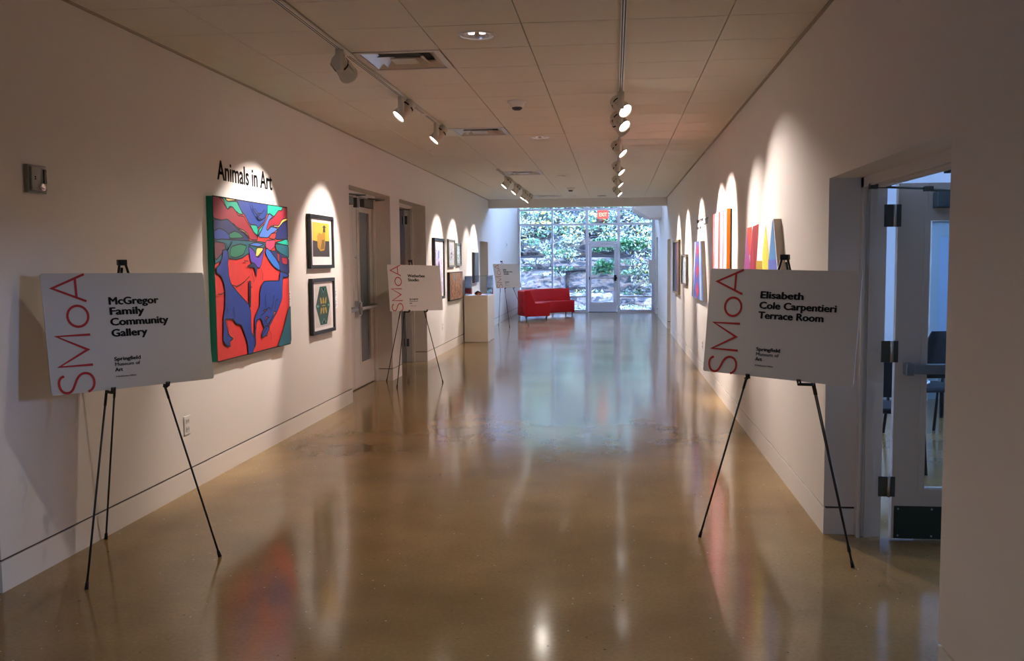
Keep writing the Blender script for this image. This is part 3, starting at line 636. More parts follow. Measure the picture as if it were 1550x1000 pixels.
BIG = [('base', [(-2, -2), (3, -2), (3, 3), (-2, 3)]),
('crimson',[(-0.01,1),(0.08,1),(0.13,0.96),(0.17,0.93),(0.21,0.95),(0.26,0.95),(0.29,0.9),(0.37,0.9),(0.4,0.87),(0.47,0.82),(0.54,0.77),(0.54,0.75),(0.46,0.75),(0.39,0.77),(0.35,0.8),(0.28,0.82),(0.23,0.84),(0.16,0.87),(0.1,0.86),(-0.01,0.87)]),
('green',[(0.08,1.01),(0.15,1),(0.17,0.98),(0.28,0.99),(0.31,0.96),(0.36,0.91),(0.31,0.91),(0.26,0.93),(0.23,0.95),(0.19,0.95),(0.17,0.93),(0.14,0.96),(0.12,0.99)]),
('yellow',[(0.12,1.01),(0.28,1.01),(0.28,.995),(0.17,0.98),(0.14,1)]),
('blue',[(0.28,1.01),(0.7,1.01),(0.69,0.94),(0.65,0.88),(0.59,0.85),(0.55,0.83),(0.53,0.85),(0.44,0.85),(0.39,0.9),(0.34,0.93),(0.31,0.96)]),
('green',[(0.7,1.01),(0.94,1.01),(0.91,0.97),(0.86,0.97),(0.79,0.92),(0.73,0.94),(0.69,0.93)]),
('crimson',[(0.94,1.01),(1.02,1.01),(1.02,0.92),(0.92,0.91),(0.87,0.86),(0.79,0.86),(0.73,0.85),(0.69,0.82),(0.67,0.83),(0.71,0.89),(0.79,0.92),(0.86,0.97),(0.91,0.97)]),
('sky',[(0.72,0.94),(0.77,0.92),(0.71,0.89),(0.67,0.83),(0.69,0.82),(0.74,0.85),(0.85,0.84),(0.78,0.81),(0.74,0.8),(0.69,0.77),(0.55,0.77),(0.61,0.83),(0.66,0.88)]),
('yellow',[(1.01,0.925),(1.01,0.91),(0.93,0.89),(0.87,0.85),(0.77,0.85),(0.79,0.86),(0.86,0.86),(0.92,0.91)]),
('navy',[(1.02,0.9),(1.02,0.77),(0.79,0.76),(0.82,0.81),(0.86,0.85),(0.93,0.89)]),
('red',[(0.74,0.8),(0.82,0.81),(0.79,0.76),(0.7,0.77)]),
('green',[(0.44,0.85),(0.53,0.85),(0.55,0.82),(0.54,0.78),(0.49,0.8)]),
('green',[(0.65,0.87),(0.56,0.79),(0.54,0.77),(0.56,0.82),(0.61,0.85)]),
('navy',[(-0.01,0.86),(0.09,0.86),(0.16,0.87),(0.23,0.84),(0.3,0.8),(0.36,0.79),(0.44,0.74),(0.19,0.74),(-0.01,0.74)]),
('forest',[(0.17,0.78),(0.24,0.8),(0.3,0.79),(0.36,0.76),(0.18,0.75)]),
('blue',[(-0.01,0.79),(0.06,0.81),(0.12,0.8),(0.18,0.77),(0.17,0.74),(-0.01,0.74)]),
('yellow',[(0.22,0.85),(0.28,0.82),(0.35,0.81),(0.4,0.79),(0.43,0.76),(0.38,0.79),(0.34,0.8),(0.26,0.82)]),
('deepteal',[(-0.01,0.745),(0.66,0.74),(0.66,0.71),(0.58,0.69),(0.53,0.63),(0.46,0.64),(0.41,0.66),(0.32,0.63),(0.24,0.62),(0.16,0.63),(0.15,0.68),(0.06,0.61),(-0.01,0.59),(-0.01,0.68)]),
('forest',[(0.19,0.7),(0.3,0.72),(0.39,0.71),(0.34,0.65),(0.24,0.63),(0.17,0.64)]),
('maroon',[(-0.01,0.73),(0.12,0.72),(0.12,0.68),(0,0.61)]),
('purple',[(0.42,0.66),(0.41,0.71),(0.48,0.68),(0.53,0.63),(0.59,0.66),(0.65,0.74),(0.58,0.59),(0.55,0.56),(0.48,0.58),(0.43,0.61)]),
('yellow',[(0.52,0.7),(0.61,0.7),(0.6,0.68),(0.53,0.64),(0.5,0.64)]),
('sky',[(.40,.715),(.50,.735),(.63,.725),(.55,.705)]),
('pink',[(0.65,0.75),(0.79,0.76),(0.78,0.71),(0.71,0.68),(0.65,0.7)]),
('skyblue',[(0.66,0.7),(0.71,0.68),(0.79,0.63),(0.85,0.58),(0.85,0.54),(0.76,0.57),(0.67,0.63),(0.64,0.67)]),
('green',[(0.79,0.74),(0.86,0.75),(0.97,0.77),(1.01,0.75),(1.01,0.72),(0.88,0.73)]),
('deepteal',[(0.79,0.73),(0.88,0.73),(1.01,0.72),(1.01,0.63),(0.88,0.66),(0.8,0.69)]),
('navy',[(0.71,0.68),(0.8,0.68),(1.01,0.63),(1.01,0.51),(0.85,0.54),(0.85,0.58),(0.79,0.63)]),
('crimson',[(0.81,0.67),(0.82,0.61),(0.85,0.6),(0.85,0.66)]),
('crimson',[(0.88,0.64),(0.98,0.63),(0.97,0.58),(0.89,0.59)]),
('deer',[(0.06, 0.52), (0.01, 0.54), (0.01, 0.57), (0.05, 0.59), (0.08, 0.63), (0.09, 0.68), (0.14, 0.68), (0.15, 0.63), (0.14, 0.6), (0.148, 0.516), (0.172, 0.467), (0.261, 0.403), (0.389, 0.325), (0.41, 0.281), (0.411, 0.142), (0.45, 0.091), (0.461, 0.042), (0.436, 0.028), (0.416, -0.011), (0.363, -0.004), (0.36, 0.071), (0.318, 0.151), (0.286, 0.199), (0.219, 0.214), (0.188, 0.246), (0.087, 0.254), (0.101, 0.216), (0.12, 0.165), (0.14, 0.141), (0.18, 0.123), (0.133, 0.111), (0.142, 0.077), (0.095, 0.09), (0.06, 0.122), (0.068, 0.186), (0.072, 0.267), (0.096, 0.33), (0.102, 0.437), (0.084, 0.486)]),
('deer',[(0.607, 0.471), (0.723, 0.471), (0.83, 0.467), (0.847, 0.497), (0.853, 0.534), (0.943, 0.52), (1.0, 0.5), (0.928, 0.489), (0.893, 0.496), (0.877, 0.404), (0.875, 0.342), (0.803, 0.262), (0.673, 0.165), (0.64, 0.144), (0.632, 0.096), (0.606, 0.095), (0.595, 0.148), (0.548, 0.224), (0.486, 0.211), (0.472, 0.183), (0.461, 0.042), (0.431, 0.052), (0.459, 0.16), (0.462, 0.236), (0.538, 0.307), (0.542, 0.389), (0.568, 0.446)]),
('red',[(0.743, 0.257), (0.772, 0.252), (0.674, 0.183), (0.645, 0.167), (0.728, 0.227)]),
('red',[(0.615, 0.224), (0.652, 0.228), (0.623, 0.198)]),
('red',[(0.581, 0.272), (0.649, 0.28), (0.606, 0.262)]),
('deer',[(0.615, 0.17), (0.666, 0.147), (0.607, 0.104), (0.561, 0.086), (0.551, 0.104), (0.557, 0.127)]),
('navy',[(.40,.48),(.42,.475),(.41,.31),(.395,.31)]),
('navy',[(.38,.575),(.46,.60),(.51,.575),(.50,.50),(.48,.565),(.42,.575)]),
('deepteal',[(0.98,0.27),(1.02,0.27),(1.02,-0.01),(0.77,-.01),(0.88,0.12),(0.94,0.21)])]
LW = lambda y, z, d: basis((XL+d, y, z), (0, 1, 0), (0, 0, 1))          # pictures on the left wall, u runs away from the camera
RW = lambda y, z, d: basis((XR-d, y, z), (0, -1, 0), (0, 0, 1))         # right wall, u runs towards the camera
t = thing('painting', 'large red and blue canvas of leaping deer with teal sides', 'painting', (XL, 7.19, 1.46))
y0, y1, z0, z1 = 6.42, 7.94, .857, 2.06
box('canvas', mat('teal_canvas_edge', (0, 132, 108), .6), XL+.001, XL+.05, y0, y1, z0, z1, t)
paint('painted_image', t, LW(y0, z0, .05), y1-y0, z1-z0, BIG, PAL, .009, True)
STROKES = [[(0.01, 0.41), (0.05, 0.41), (0.09, 0.42)],
 [(0.18, 0.46), (0.23, 0.45), (0.28, 0.46), (0.34, 0.48), (0.4, 0.51)],
 [(0.19, 0.32), (0.2, 0.25)],
 [(0.11, 0.32), (0.12, 0.29)],
 [(0.62, 0.38), (0.61, 0.35), (0.62, 0.29)],
 [(0.75, 0.37), (0.73, 0.35), (0.73, 0.32), (0.7, 0.28)],
 [(0.8, 0.34), (0.77, 0.33), (0.76, 0.3), (0.75, 0.27)],
 [(0.54, 0.24), (0.6, 0.26), (0.65, 0.29), (0.68, 0.28), (0.69, 0.26)],
 [(0.61, 0.21), (0.64, 0.22), (0.66, 0.22)],
 [(0.59, 0.21), (0.66, 0.15), (0.65, 0.13), (0.68, 0.1), (0.68, 0.06)],
 [(0.66, 0.19), (0.62, 0.15), (0.56, 0.11), (0.55, 0.09)],
 [(0.41, 0.44), (0.43, 0.44), (0.41, 0.43), (0.4, 0.33)],
 [(0.45, 0.51), (0.46, 0.47)],
 [(0.58, 0.51), (0.58, 0.48)],
 [(0.1, 0.24), (0.12, 0.18), (0.11, 0.14)],
 [(0.46, 0.05), (0.46, 0.14), (0.49, 0.22)],
 [(0.46, 0.98), (0.49, 0.94), (0.53, 0.91), (0.59, 0.89), (0.65, 0.91), (0.67, 0.96)],
 [(0.49, 0.96), (0.54, 0.93), (0.59, 0.93), (0.63, 0.96)],
 [(0.57, 0.92), (0.54, 0.91), (0.55, 0.89), (0.59, 0.89)],
 [(0.55, 0.83), (0.55, 0.77)],
 [(0.34, 0.62), (0.34, 0.61), (0.39, 0.61)],
 [(0.44, 0.58), (0.44, 0.51)],
 [(0.56, 0.56), (0.59, 0.51)],
 [(0.14, 0.68), (0.19, 0.72), (0.2, 0.74)],
 [(0.12, 0.72), (0.15, 0.68)]]
mb = MB()
for st in STROKES: ribbon(mb, [(u*(y1-y0), v*(z1-z0)) for u, v in st], .007, LW(y0, z0, .05), .0125)
mb.build('painted_lines', INK, t)

def framed(M, w_, h_, depth, fwid, fm, lab, art, mount=.06, group=None, name='framed_print', matm=None, glass=False):
    """M origin at lower-left of the frame front on the wall face (z out of the wall)"""
    t = thing(name, lab, 'picture', M @ Vector((w_/2, h_/2, 0)), group)
    fb = MB()
    for a, b, c, d_ in ((0, w_, 0, fwid), (0, w_, h_-fwid, h_), (0, fwid, fwid, h_-fwid), (w_-fwid, w_, fwid, h_-fwid)): fb.box(a, b, c, d_, .001, depth, M)
    fb.build('frame', fm, t)
    MB().box(fwid, w_-fwid, fwid, h_-fwid, .001, depth*.55, M).build('mount', matm or MATB, t)
    Mi = M @ Matrix.Translation((fwid, fwid, depth*.55)); art(t, Mi, w_-2*fwid, h_-2*fwid)
    return t
def art1(t, M, w_, h_):
    x0, x1, yb, yt = .10, .90, .17, .93
    q = lambda P: [(x0+(x1-x0)*u, yb+(yt-yb)*v) for u, v in P]
    cols = {'ye': pc('sun_yellow', (226, 182, 62)), 'go': pc('ochre', (176, 132, 44)), 'dk': pc('dusk', (54, 50, 52)), 'fi': pc('fig', (120, 92, 34)), 'hd': pc('hat', (70, 56, 50)), 'ln': pc('pale_line', (206, 198, 190))}
    paint('print', t, M, w_, h_, [('ln', q([(0, 0), (1, 0), (1, 1), (0, 1)])), ('ye', q([(.01, .3), (.99, .3), (.99, .98), (.01, .98)])), ('dk', q([(.01, .01), (.99, .01), (.99, .47), (.8, .47), (.45, .44), (.01, .47)])),
        ('go', q([(.28, .28), (.45, .17), (.68, .2), (.74, .4), (.73, .75), (.62, .72), (.55, .66), (.38, .7), (.27, .6)])), ('fi', q([(.45, .22), (.66, .24), (.7, .5), (.55, .5)])), ('hd', q([(.6, .72), (.76, .72), (.74, .84), (.8, .86), (.7, .93), (.58, .86), (.63, .84)]))], cols)
framed(LW(8.60, 1.515, .0), .74, .525, .04, .035, FRB, 'upper black framed print, golden figure on yellow and dark ground', art1)
def art2(t, M, w_, h_):
    G = pc('leaf_green', (24, 66, 50)); cols = {'g': ramp_mat('kaleido', [(.3, (10, 24, 26)), (.5, (24, 78, 52)), (.62, (30, 60, 90)), (.8, (110, 120, 60))], 40, .5), 'o': pc('ochre2', (176, 146, 70)), 't': pc('teal2', (100, 160, 150)), 'k': INK, 'ln': pc('pale_line', (206, 198, 190))}
    P = [('ln', [(.12, .06), (.88, .06), (.88, .94), (.12, .94)]), ('ln', [(.13, .07), (.87, .07), (.87, .93), (.13, .93)])]
    P += [('g', [(.36, .10), (.68, .10), (.85, .5), (.68, .90), (.36, .90), (.15, .5)])]
    for s in (1, -1):
        for k in (-1, 0, 1): cx = .52+k*.10; P.append(('o', [(cx-.04, .5+s*.06), (cx+.0, .5+s*.03), (cx+.04, .5+s*.06), (cx+.03+k*.03, .5+s*.15), (cx+k*.03, .5+s*.18), (cx-.03+k*.03, .5+s*.15)]))
    P += [('t', [(.17, .5), (.24, .47), (.31, .5), (.24, .53)]), ('t', [(.72, .5), (.77, .47), (.83, .5), (.77, .53)]), ('o', [(.44, .49), (.6, .49), (.6, .51), (.44, .51)]),
          ('t', [(.42, .14), (.62, .14), (.52, .24)]), ('t', [(.42, .86), (.62, .86), (.52, .76)]), ('k', [(.46, .14), (.58, .14), (.52, .22)]), ('k', [(.46, .86), (.58, .86), (.52, .78)])]
    paint('print', t, M, w_, h_, P, cols)
framed(LW(8.62, .868, .0), .72, .55, .04, .035, FRB, 'lower black framed print of a dark green patterned hexagon', art2)
def art3(t, M, w_, h_):
    cols = {'p': ramp_mat('pale_violet_wash', [(.35, (222, 214, 230)), (.5, (206, 206, 236)), (.58, (160, 150, 190)), (.68, (226, 206, 214))], 14, .6, 1.2), 'v': pc('violet_figure', (96, 84, 134)), 'b': pc('blue_figure', (120, 140, 206))}
    paint('print', t, M, w_, h_, [('p', [(.08, .06), (.92, .06), (.92, .94), (.08, .94)]), ('v', [(.42, .42), (.56, .36), (.62, .5), (.58, .62), (.48, .66), (.38, .55)]), ('b', [(.38, .66), (.56, .7), (.6, .8), (.5, .86), (.36, .78)]), ('v', [(.5, .25), (.6, .3), (.56, .36), (.46, .33)])], cols)
framed(LW(14.70, .945, .0), .86, 1.01, .05, .045, FRB, 'tall black framed pale violet print right of the second door', art3)
def art4(t, M, w_, h_):
    cols = {'p': ramp_mat('grey_print', [(.3, (96, 96, 104)), (.5, (176, 182, 190)), (.7, (214, 220, 226))], 24, .5, 1.5), 'm': pc('plum_spot', (120, 78, 104))}
    paint('print', t, M, w_, h_, [('p', [(.12, .08), (.88, .08), (.88, .92), (.12, .92)]), ('m', [(.35, .45), (.6, .43), (.62, .53), (.4, .55)]), ('m', [(.4, .3), (.55, .3), (.55, .37), (.4, .37)])], cols)
GF = mat('silver_grey_frame', (128, 132, 124), .4, .3)
framed(LW(16.06, 1.47, .0), .66, .495, .035, .035, GF, 'left picture of the grey framed pair of small prints', art4, matm=mat('grey_mount', (186, 186, 178), .7))
def art5(t, M, w_, h_):
    cols = {'p': ramp_mat('blue_grey_print', [(.35, (70, 90, 96)), (.5, (176, 196, 206)), (.62, (214, 226, 232)), (.75, (88, 108, 112))], 20, .5, .5, (1, 1, 2))}
    paint('print', t, M, w_, h_, [('p', [(.08, .05), (.92, .05), (.92, .95), (.08, .95)])], cols)
framed(LW(16.88, 1.485, .0), .52, .425, .035, .035, GF, 'right, slightly smaller picture of the grey framed pair', art5, matm=mat('grey_mount2', (150, 158, 160), .7))
t = thing('painting', 'autumn brown and grey landscape canvas below the grey framed pair', 'painting', (XL, 16.72, 1.12))
box('canvas', mat('dark_canvas_edge', (34, 24, 20), .6), XL+.001, XL+.045, 16.03, 17.42, .868, 1.378, t)
MB().box(XL+.045, XL+.0465, 16.06, 17.39, .885, 1.362).build('painted_image', ramp_mat('autumn_landscape', [(.36, (30, 22, 18)), (.45, (128, 66, 30)), (.5, (190, 150, 96)), (.55, (110, 44, 28)), (.62, (104, 128, 134))], 4, .6, 1.2, (1, 3.2, 1.2)), t)
t = thing('wall_sculpture', 'narrow dark slate panel hanging on the left wall above the display case', 'artwork', (XL, 19.2, 1.44))
box('panel', ramp_mat('slate_texture', [(.3, (24, 26, 30)), (.6, (70, 78, 84)), (.8, (110, 118, 122))], 9, .5, .6, (1, 3, .6)), XL+.001, XL+.05, 18.93, 19.52, 1.13, 1.752, t)
box('backing_frame', FRB, XL+.0005, XL+.042, 18.90, 18.929, 1.12, 1.755, t)

# right wall works
t = thing('painting', 'shaped white canvas with red, yellow and blue wedges nearest on the right wall', 'painting', (XR, 7.4, 1.4))
o = [(8.17, 1.84), (6.84, 1.862), (6.30, .9), (8.52, .9)]
MB().prism([(XR-.001, y, z) for y, z in o][::-1], (-.054, 0, 0)).build('canvas', mat('raw_canvas_edge', (176, 164, 148), .7), t)
PF = {'w': mat('white_paint', (232, 228, 232), .6), 'purple': pc('r_purple', (164, 84, 146)), 'orange': pc('r_orange', (226, 84, 56)), 'rose': pc('r_rose', (186, 50, 84)), 'dk': pc('r_darkred', (156, 34, 34)), 'yel': pc('r_yellow', (238, 208, 74)), 'olive': pc('r_olive', (178, 146, 22)), 'blue': pc('r_blue', (88, 150, 208)), 'vio': pc('r_violet', (104, 118, 208))}
R1 = [('w', o), ('purple', [(8.17, 1.83), (8.31, 1.56), (8.50, .92), (7.95, .92), (7.95, 1.5), (8.01, 1.59)]), ('orange', [(8.17, 1.84), (7.89, 1.843), (7.89, 1.8), (7.97, 1.6), (8.05, 1.62)]),
      ('rose', [(7.87, 1.8), (7.97, 1.59), (7.95, .92), (7.68, .92), (7.66, 1.58), (7.82, 1.843)]), ('dk', [(7.83, 1.843), (7.51, 1.85), (7.69, 1.3)]), ('yel', [(7.18, 1.84), (7.31, 1.62), (7.3, .92), (7.02, .92), (7.02, 1.6)]),
      ('olive', [(7.62, 1.56), (7.32, 1.56), (7.32, .92), (7.66, .92)]), ('blue', [(6.86, 1.855), (6.66, 1.53), (7.03, 1.53), (6.89, 1.83)]), ('vio', [(6.685, 1.57), (6.44, .92), (7.05, .92), (7.025, 1.57)]), ('w', [(6.84, 1.862), (6.82, 1.858), (6.28, .9), (6.33, .9)])]
mb = MB(); ks = list(PF)
for k, (c, P) in enumerate(R1): mb.cur = ks.index(c); mb.poly([(XR-.0553-k*.0003, y, z) for y, z in P])
mb.build('painted_image', [PF[k] for k in ks], t)

def striped(lab, y_near, y_far, zb, zt, d, edge_m, stripes, cat='painting', flare=0, near_fl=0):
    t = thing('painting', lab, cat, (XR, (y_near+y_far)/2, (zb+zt)/2))
    o = [(y_far, zt), (y_near, zt), (y_near-near_fl, zb), (y_far+flare, zb)]
    MB().prism([(XR-.001, y, z) for y, z in o][::-1], (-d+.001, 0, 0)).build('canvas', edge_m, t)
    mb = MB(); ms = []
    for k, (u0, u1, m_) in enumerate(stripes):
        if m_ not in ms: ms.append(m_)
        mb.cur = ms.index(m_)
        a = lambda u, top: (y_far+(y_near-y_far)*u) if top else ((y_far+flare)+(y_near-near_fl-y_far-flare)*u)
        mb.poly([(XR-d-.0004-.0001*k, a(u0, 1), zt), (XR-d-.0004-.0001*k, a(u1, 1), zt), (XR-d-.0004-.0001*k, a(u1, 0), zb), (XR-d-.0004-.0001*k, a(u0, 0), zb)])
    mb.build('painted_image', ms, t)
    return t
rd, pk, wh, dr = pc('s_red', (214, 62, 48)), pc('s_pink', (232, 120, 140)), mat('white_paint', (232, 228, 232)), pc('s_dkred', (168, 36, 40))
t = striped('tall red, pink and white striped canvas with orange sides', 9.68, 11.03, .9, 2.09, .05, pc('orange_edge', (226, 116, 8)),
        [(0, 1, wh), (0, .08, dr), (.10, .17, rd), (.2, .28, pk), (.36, .40, wh), (.42, .56, rd), (.58, .60, pk), (.7, .80, pk), (.81, .84, rd), (.88, .92, pk), (.95, 1, wh)])
box('gap_shade_strip', FRB, XR-.016, XR-.0005, 9.645, 9.679, .905, 2.085, t)  # black strip standing in for the shade in the gap behind the canvas
bl, ltb, dvi, cr = pc('s_blue', (60, 96, 176)), pc('s_ltblue', (142, 186, 220)), pc('s_violet', (96, 84, 160)), pc('s_crimson', (176, 52, 84))
t = striped('blue striped canvas with a row of crimson diamonds below the wall lettering', 12.53, 13.49, 1.03, 1.82, .05, mat('raw_canvas_edge', (176, 164, 148)),
        [(0, 1, bl), (.04, .1, ltb), (.12, .17, wh), (.2, .3, dvi), (.7, .77, ltb), (.78, .83, wh), (.86, .92, ltb)], flare=.46, near_fl=.43)
mb = MB()
for k in range(3):
    zc = 1.69-k*.27
    fl = (1.82-zc)/.79; yc = 13.0; hw = .17+.13*fl
    mb.poly([(XR-.0522, yc+.0, zc+.13), (XR-.0522, yc-hw, zc), (XR-.0522, yc, zc-.13), (XR-.0522, yc+hw, zc)])
mb.build('diamond', cr, t)
def artB(m_):
    def f(t, M, w_, h_): paint('print', t, M, w_, h_, [('p', [(0, 0), (1, 0), (1, 1), (0, 1)])], {'p': m_})
    return f
framed(RW(16.36, 1.15, 0), 1.1, .505, .04, .03, mat('taupe_frame', (112, 100, 88), .5), 'small pale blue picture in a taupe frame between two larger works', artB(ramp_mat('pale_blue_abstract', [(.35, (84, 128, 140)), (.5, (186, 206, 212)), (.65, (216, 214, 212))], 9, .6, 1.0)))
def art8(t, M, w_, h_):
    cols = {'d': ramp_mat('indigo_night', [(.3, (30, 30, 44)), (.6, (52, 50, 74))], 5), 'o': pc('ember', (160, 92, 66)), 'b': pc('ink_blue', (64, 72, 104))}
    paint('print', t, M, w_, h_, [('d', [(0, 0), (1, 0), (1, 1), (0, 1)]), ('o', [(.62, .02), (.72, .02), (.7, .98), (.6, .98)]), ('b', [(.2, .02), (.34, .02), (.34, .98), (.2, .98)])], cols)
framed(RW(18.68, .925, 0), 1.62, 1.01, .04, .03, mat('gilt_frame', (150, 130, 92), .45), 'dark indigo framed picture farthest along the right wall', art8)

# ------------------------------------------------------------------ wall lettering and small wall items
t = thing('wall_lettering', 'black Animals in Art lettering above the deer painting', 'lettering', (XL, 7.18, 2.25))
text('lettering', 'Animals in Art', LW(6.63, 2.198, .0006), .205, t, INK, 1.105, 0, thick=.001, rep=.0045)
t = thing('wall_lettering', 'small dark multi-line lettering high on the right wall above the blue striped canvas', 'lettering', (XR, 12.9, 2.07))
text('lettering', 'Elements of Form and', RW(13.74, 2.095, .0006), .085, t, INK, .95, .0012, thick=.001)
text('lettering', 'Color', RW(12.72, 2.03, .0006), .19, t, INK, .6, .0016, thick=.001)
text('lettering', 'Works in Paint', RW(13.74, 2.0, .0006), .07, t, INK, .7, .001, thick=.001)
def card(M, w_, h_, lab):
    t = thing('caption_card', lab, 'caption', M @ Vector((w_/2, h_/2, 0)), 'caption cards beside the pictures')
    MB().box(0, w_, 0, h_, .0005, .004, M).build('card', FOAME, t)
    mb = MB()
    for k in range(4): mb.box(w_*.1, w_*(.75-.12*(k % 2)), h_*(.78-.18*k), h_*(.83-.18*k), .004, .0044, M)
    mb.build('text_line', mat('caption_grey', (90, 86, 84), .8), t)
card(LW(8.01, 1.19, 0), .11, .13, 'caption card right of the deer painting')
card(LW(9.41, 1.195, 0), .12, .095, 'upper caption card right of the two black framed prints')
card(LW(9.41, 1.09, 0), .12, .095, 'lower caption card right of the two black framed prints')
card(RW(11.86, 1.17, 0), .1, .1, 'caption card between the blue and red striped canvases')
card(RW(15.2, 1.2, 0), .1, .1, 'caption card near the small taupe framed picture')
def plate(M, w_, h_, lab, kind='power outlet'):
    t = thing('wall_outlet', lab, kind, M @ Vector((w_/2, h_/2, 0)), None)
    MB().box(0, w_, 0, h_, .0005, .006, M).build('cover_plate', WHITE, t, .002)
    if kind == 'power outlet':
        for z in (.28, .72):
            s = MB().box(w_*.25, w_*.75, h_*(z-.13), h_*(z+.13), .006, .008, M).build('socket', mat('socket_white', (205, 200, 192), .5), t)
            MB().box(w_*.36, w_*.41, h_*(z-.03), h_*(z+.06), .008, .0086, M).box(w_*.59, w_*.64, h_*(z-.03), h_*(z+.06), .008, .0086, M).build('slot', RUB, s)
    else: MB().box(w_*.35, w_*.65, h_*.3, h_*.7, .006, .012, M).build('switch_paddle', mat('socket_white', (205, 200, 192), .5), t)
    return t
plate(LW(5.957, .402, 0), .095, .128, 'white power outlet below and before the deer painting')
plate(LW(15.48, .40, 0), .09, .125, 'power outlet low on the wall under the tall violet print')
plate(RW(12.77, .36, 0), .12, .11, 'power outlet low on the right wall behind the terrace room sign')
o = plate(LW(24.98, 1.92, 0), .3, .17, 'grey control plate high on the left wall near the glass end wall', 'wall control'); o.name = 'wall_control'
# emergency strobe on the near left wall
t = thing('emergency_light', 'grey emergency strobe unit high on the near left wall', 'emergency light', (XL, 4.425, 2.01))
SB = mat('strobe_housing', (150, 152, 146), .45)
MB().box(0, .152, 0, .142, .0005, .022, LW(4.35, 1.937, 0)).build('back_box', SB, t, .003)
MB().box(.012, .14, .01, .132, .022, .034, LW(4.35, 1.937, 0)).build('cover', SB, t, .006)
MB().box(.105, .128, .05, .122, .034, .042, LW(4.35, 1.937, 0)).build('lens', mat('strobe_lens', (60, 72, 62), .15), t, .003)
Ms_ = LW(4.35, 1.937, 0)
MB().lathe([(.022, .034), (.02, .04), (.012, .036), (0, .035)], Ms_ @ Matrix.Translation((.1, .032, 0)), 16).build('reflector', CHROME, t)
MB().lathe([(.004, .034), (.004, .036), (0, .036)], Ms_ @ Matrix.Translation((.042, .08, 0)), 8, True).lathe([(.004, .034), (.004, .036), (0, .036)], Ms_ @ Matrix.Translation((.042, .07, 0)), 8, True).build('indicator', RUB, t)
# white panel on the far right wall
t = thing('wall_cabinet', 'white box panel projecting from the right wall beside the glass end wall', 'cabinet', (XR, 27.4, 1.22))
box('body', WHITE, .995, XR-.0005, 27.37, 27.5, .87, 1.57, t, .004)
box('door', WHITE, 1.0, XR-.01, 27.36, 27.369, .88, 1.56, t)

# ------------------------------------------------------------------ pedestal with display case
t = thing('display_pedestal', 'tall white plinth with a clear acrylic case standing against the left wall', 'pedestal', (-2.67, 18.12, 0))
box('plinth', mat('plinth_white', (222, 210, 194), .6), -2.90, -2.44, 17.65, 18.6, 0.004, .905, t, .003)
PX0, PX1, PY0, PY1 = -2.885, -2.45, 17.67, 18.58
mb = MB(); th = .006
mb.box(PX0, PX1, PY0, PY0+th, .906, 1.28).box(PX0, PX1, PY1-th, PY1, .906, 1.28).box(PX0, PX0+th, PY0+th, PY1-th, .906, 1.28).box(PX1-th, PX1, PY0+th, PY1-th, .906, 1.28).box(PX0, PX1, PY0, PY1, 1.28, 1.286)
mb.build('acrylic_cover', ACRYL, t)
box('deck', mat('deck_white', (240, 236, 234), .5), -2.89, -2.445, 17.66, 18.59, .9051, .9059, t)
t = thing('glass_shell_sculpture', 'small amber and black shell-shaped piece inside the acrylic case', 'sculpture', (-2.66, 17.9, .906))
AM = ramp_mat('amber_glass', [(.35, (30, 14, 8)), (.5, (170, 72, 22)), (.62, (226, 140, 70)), (.75, (40, 22, 14))], 22, .15, .8)
mb = MB(); Mx = Matrix.Translation((-2.66, 17.9, .907)) @ Matrix.Diagonal((1.25, 1, 1, 1))
mb.lathe([(0, 0), (.03, 0), (.052, .012), (.06, .032), (.05, .055), (.03, .072), (.012, .078), (0, .079)], Mx, 24)
mb.build('bowl', AM, t)
MB().tube([(-2.715, 17.88, .93), (-2.70, 17.87, .962), (-2.66, 17.865, .985), (-2.62, 17.87, .965), (-2.60, 17.88, .935)], [.006, .012, .014, .012, .006], 10).build('lip', mat('dark_glass', (24, 14, 10), .1), t)

# ------------------------------------------------------------------ red curved sofa
t = thing('curved_sofa', 'bright red curved sofa with a low back in front of the glass end wall', 'sofa', (-1.8, 25.4, 0))
cx, cy, ri, ro = -.80, 25.30, 1.12, 1.85
a0, a1 = math.radians(213), math.radians(108)
def sector(r0b, r1b, r0t, r1t, z0, z1, seg=20, a0=a0, a1=a1):
    mb = MB(); rings = []
    for k in range(seg+1):
        a = a0+(a1-a0)*k/seg; c, s = math.cos(a), math.sin(a)
        rings.append([(cx+r*c, cy+r*s, z) for r, z in ((r0b, z0), (r1b, z0), (r1t, z1), (r0t, z1))])
    for r in rings: mb.v += r
    for k in range(seg):
        for i in range(4): a = 4*k+i; b = 4*k+(i+1) % 4; mb.face([a, b, b+4, a+4], True)
    mb.face([0, 1, 2, 3]); mb.face([4*seg+i for i in (3, 2, 1, 0)])
    return mb
s = sector(ri, ro-.17, ri, ro-.17, .10, .42).build('seat', REDF, t, .015)
s = sector(ro-.29, ro, ro-.13, ro, .42, .76).build('backrest', REDF, t, .015)
sector(ro-.175, ro, ro-.175, ro, .10, .43).build('back_base', REDF, t, .01)
for a in (a0-.04, (a0+a1)/2, a1+.04):
    for r in (ri+.06, ro-.06):
        x, y = cx+r*math.cos(a), cy+r*math.sin(a)
        MB().tube([(x, y, .002), (x, y, .11)], [.014, .022], 10).build('leg', BLACK, t)

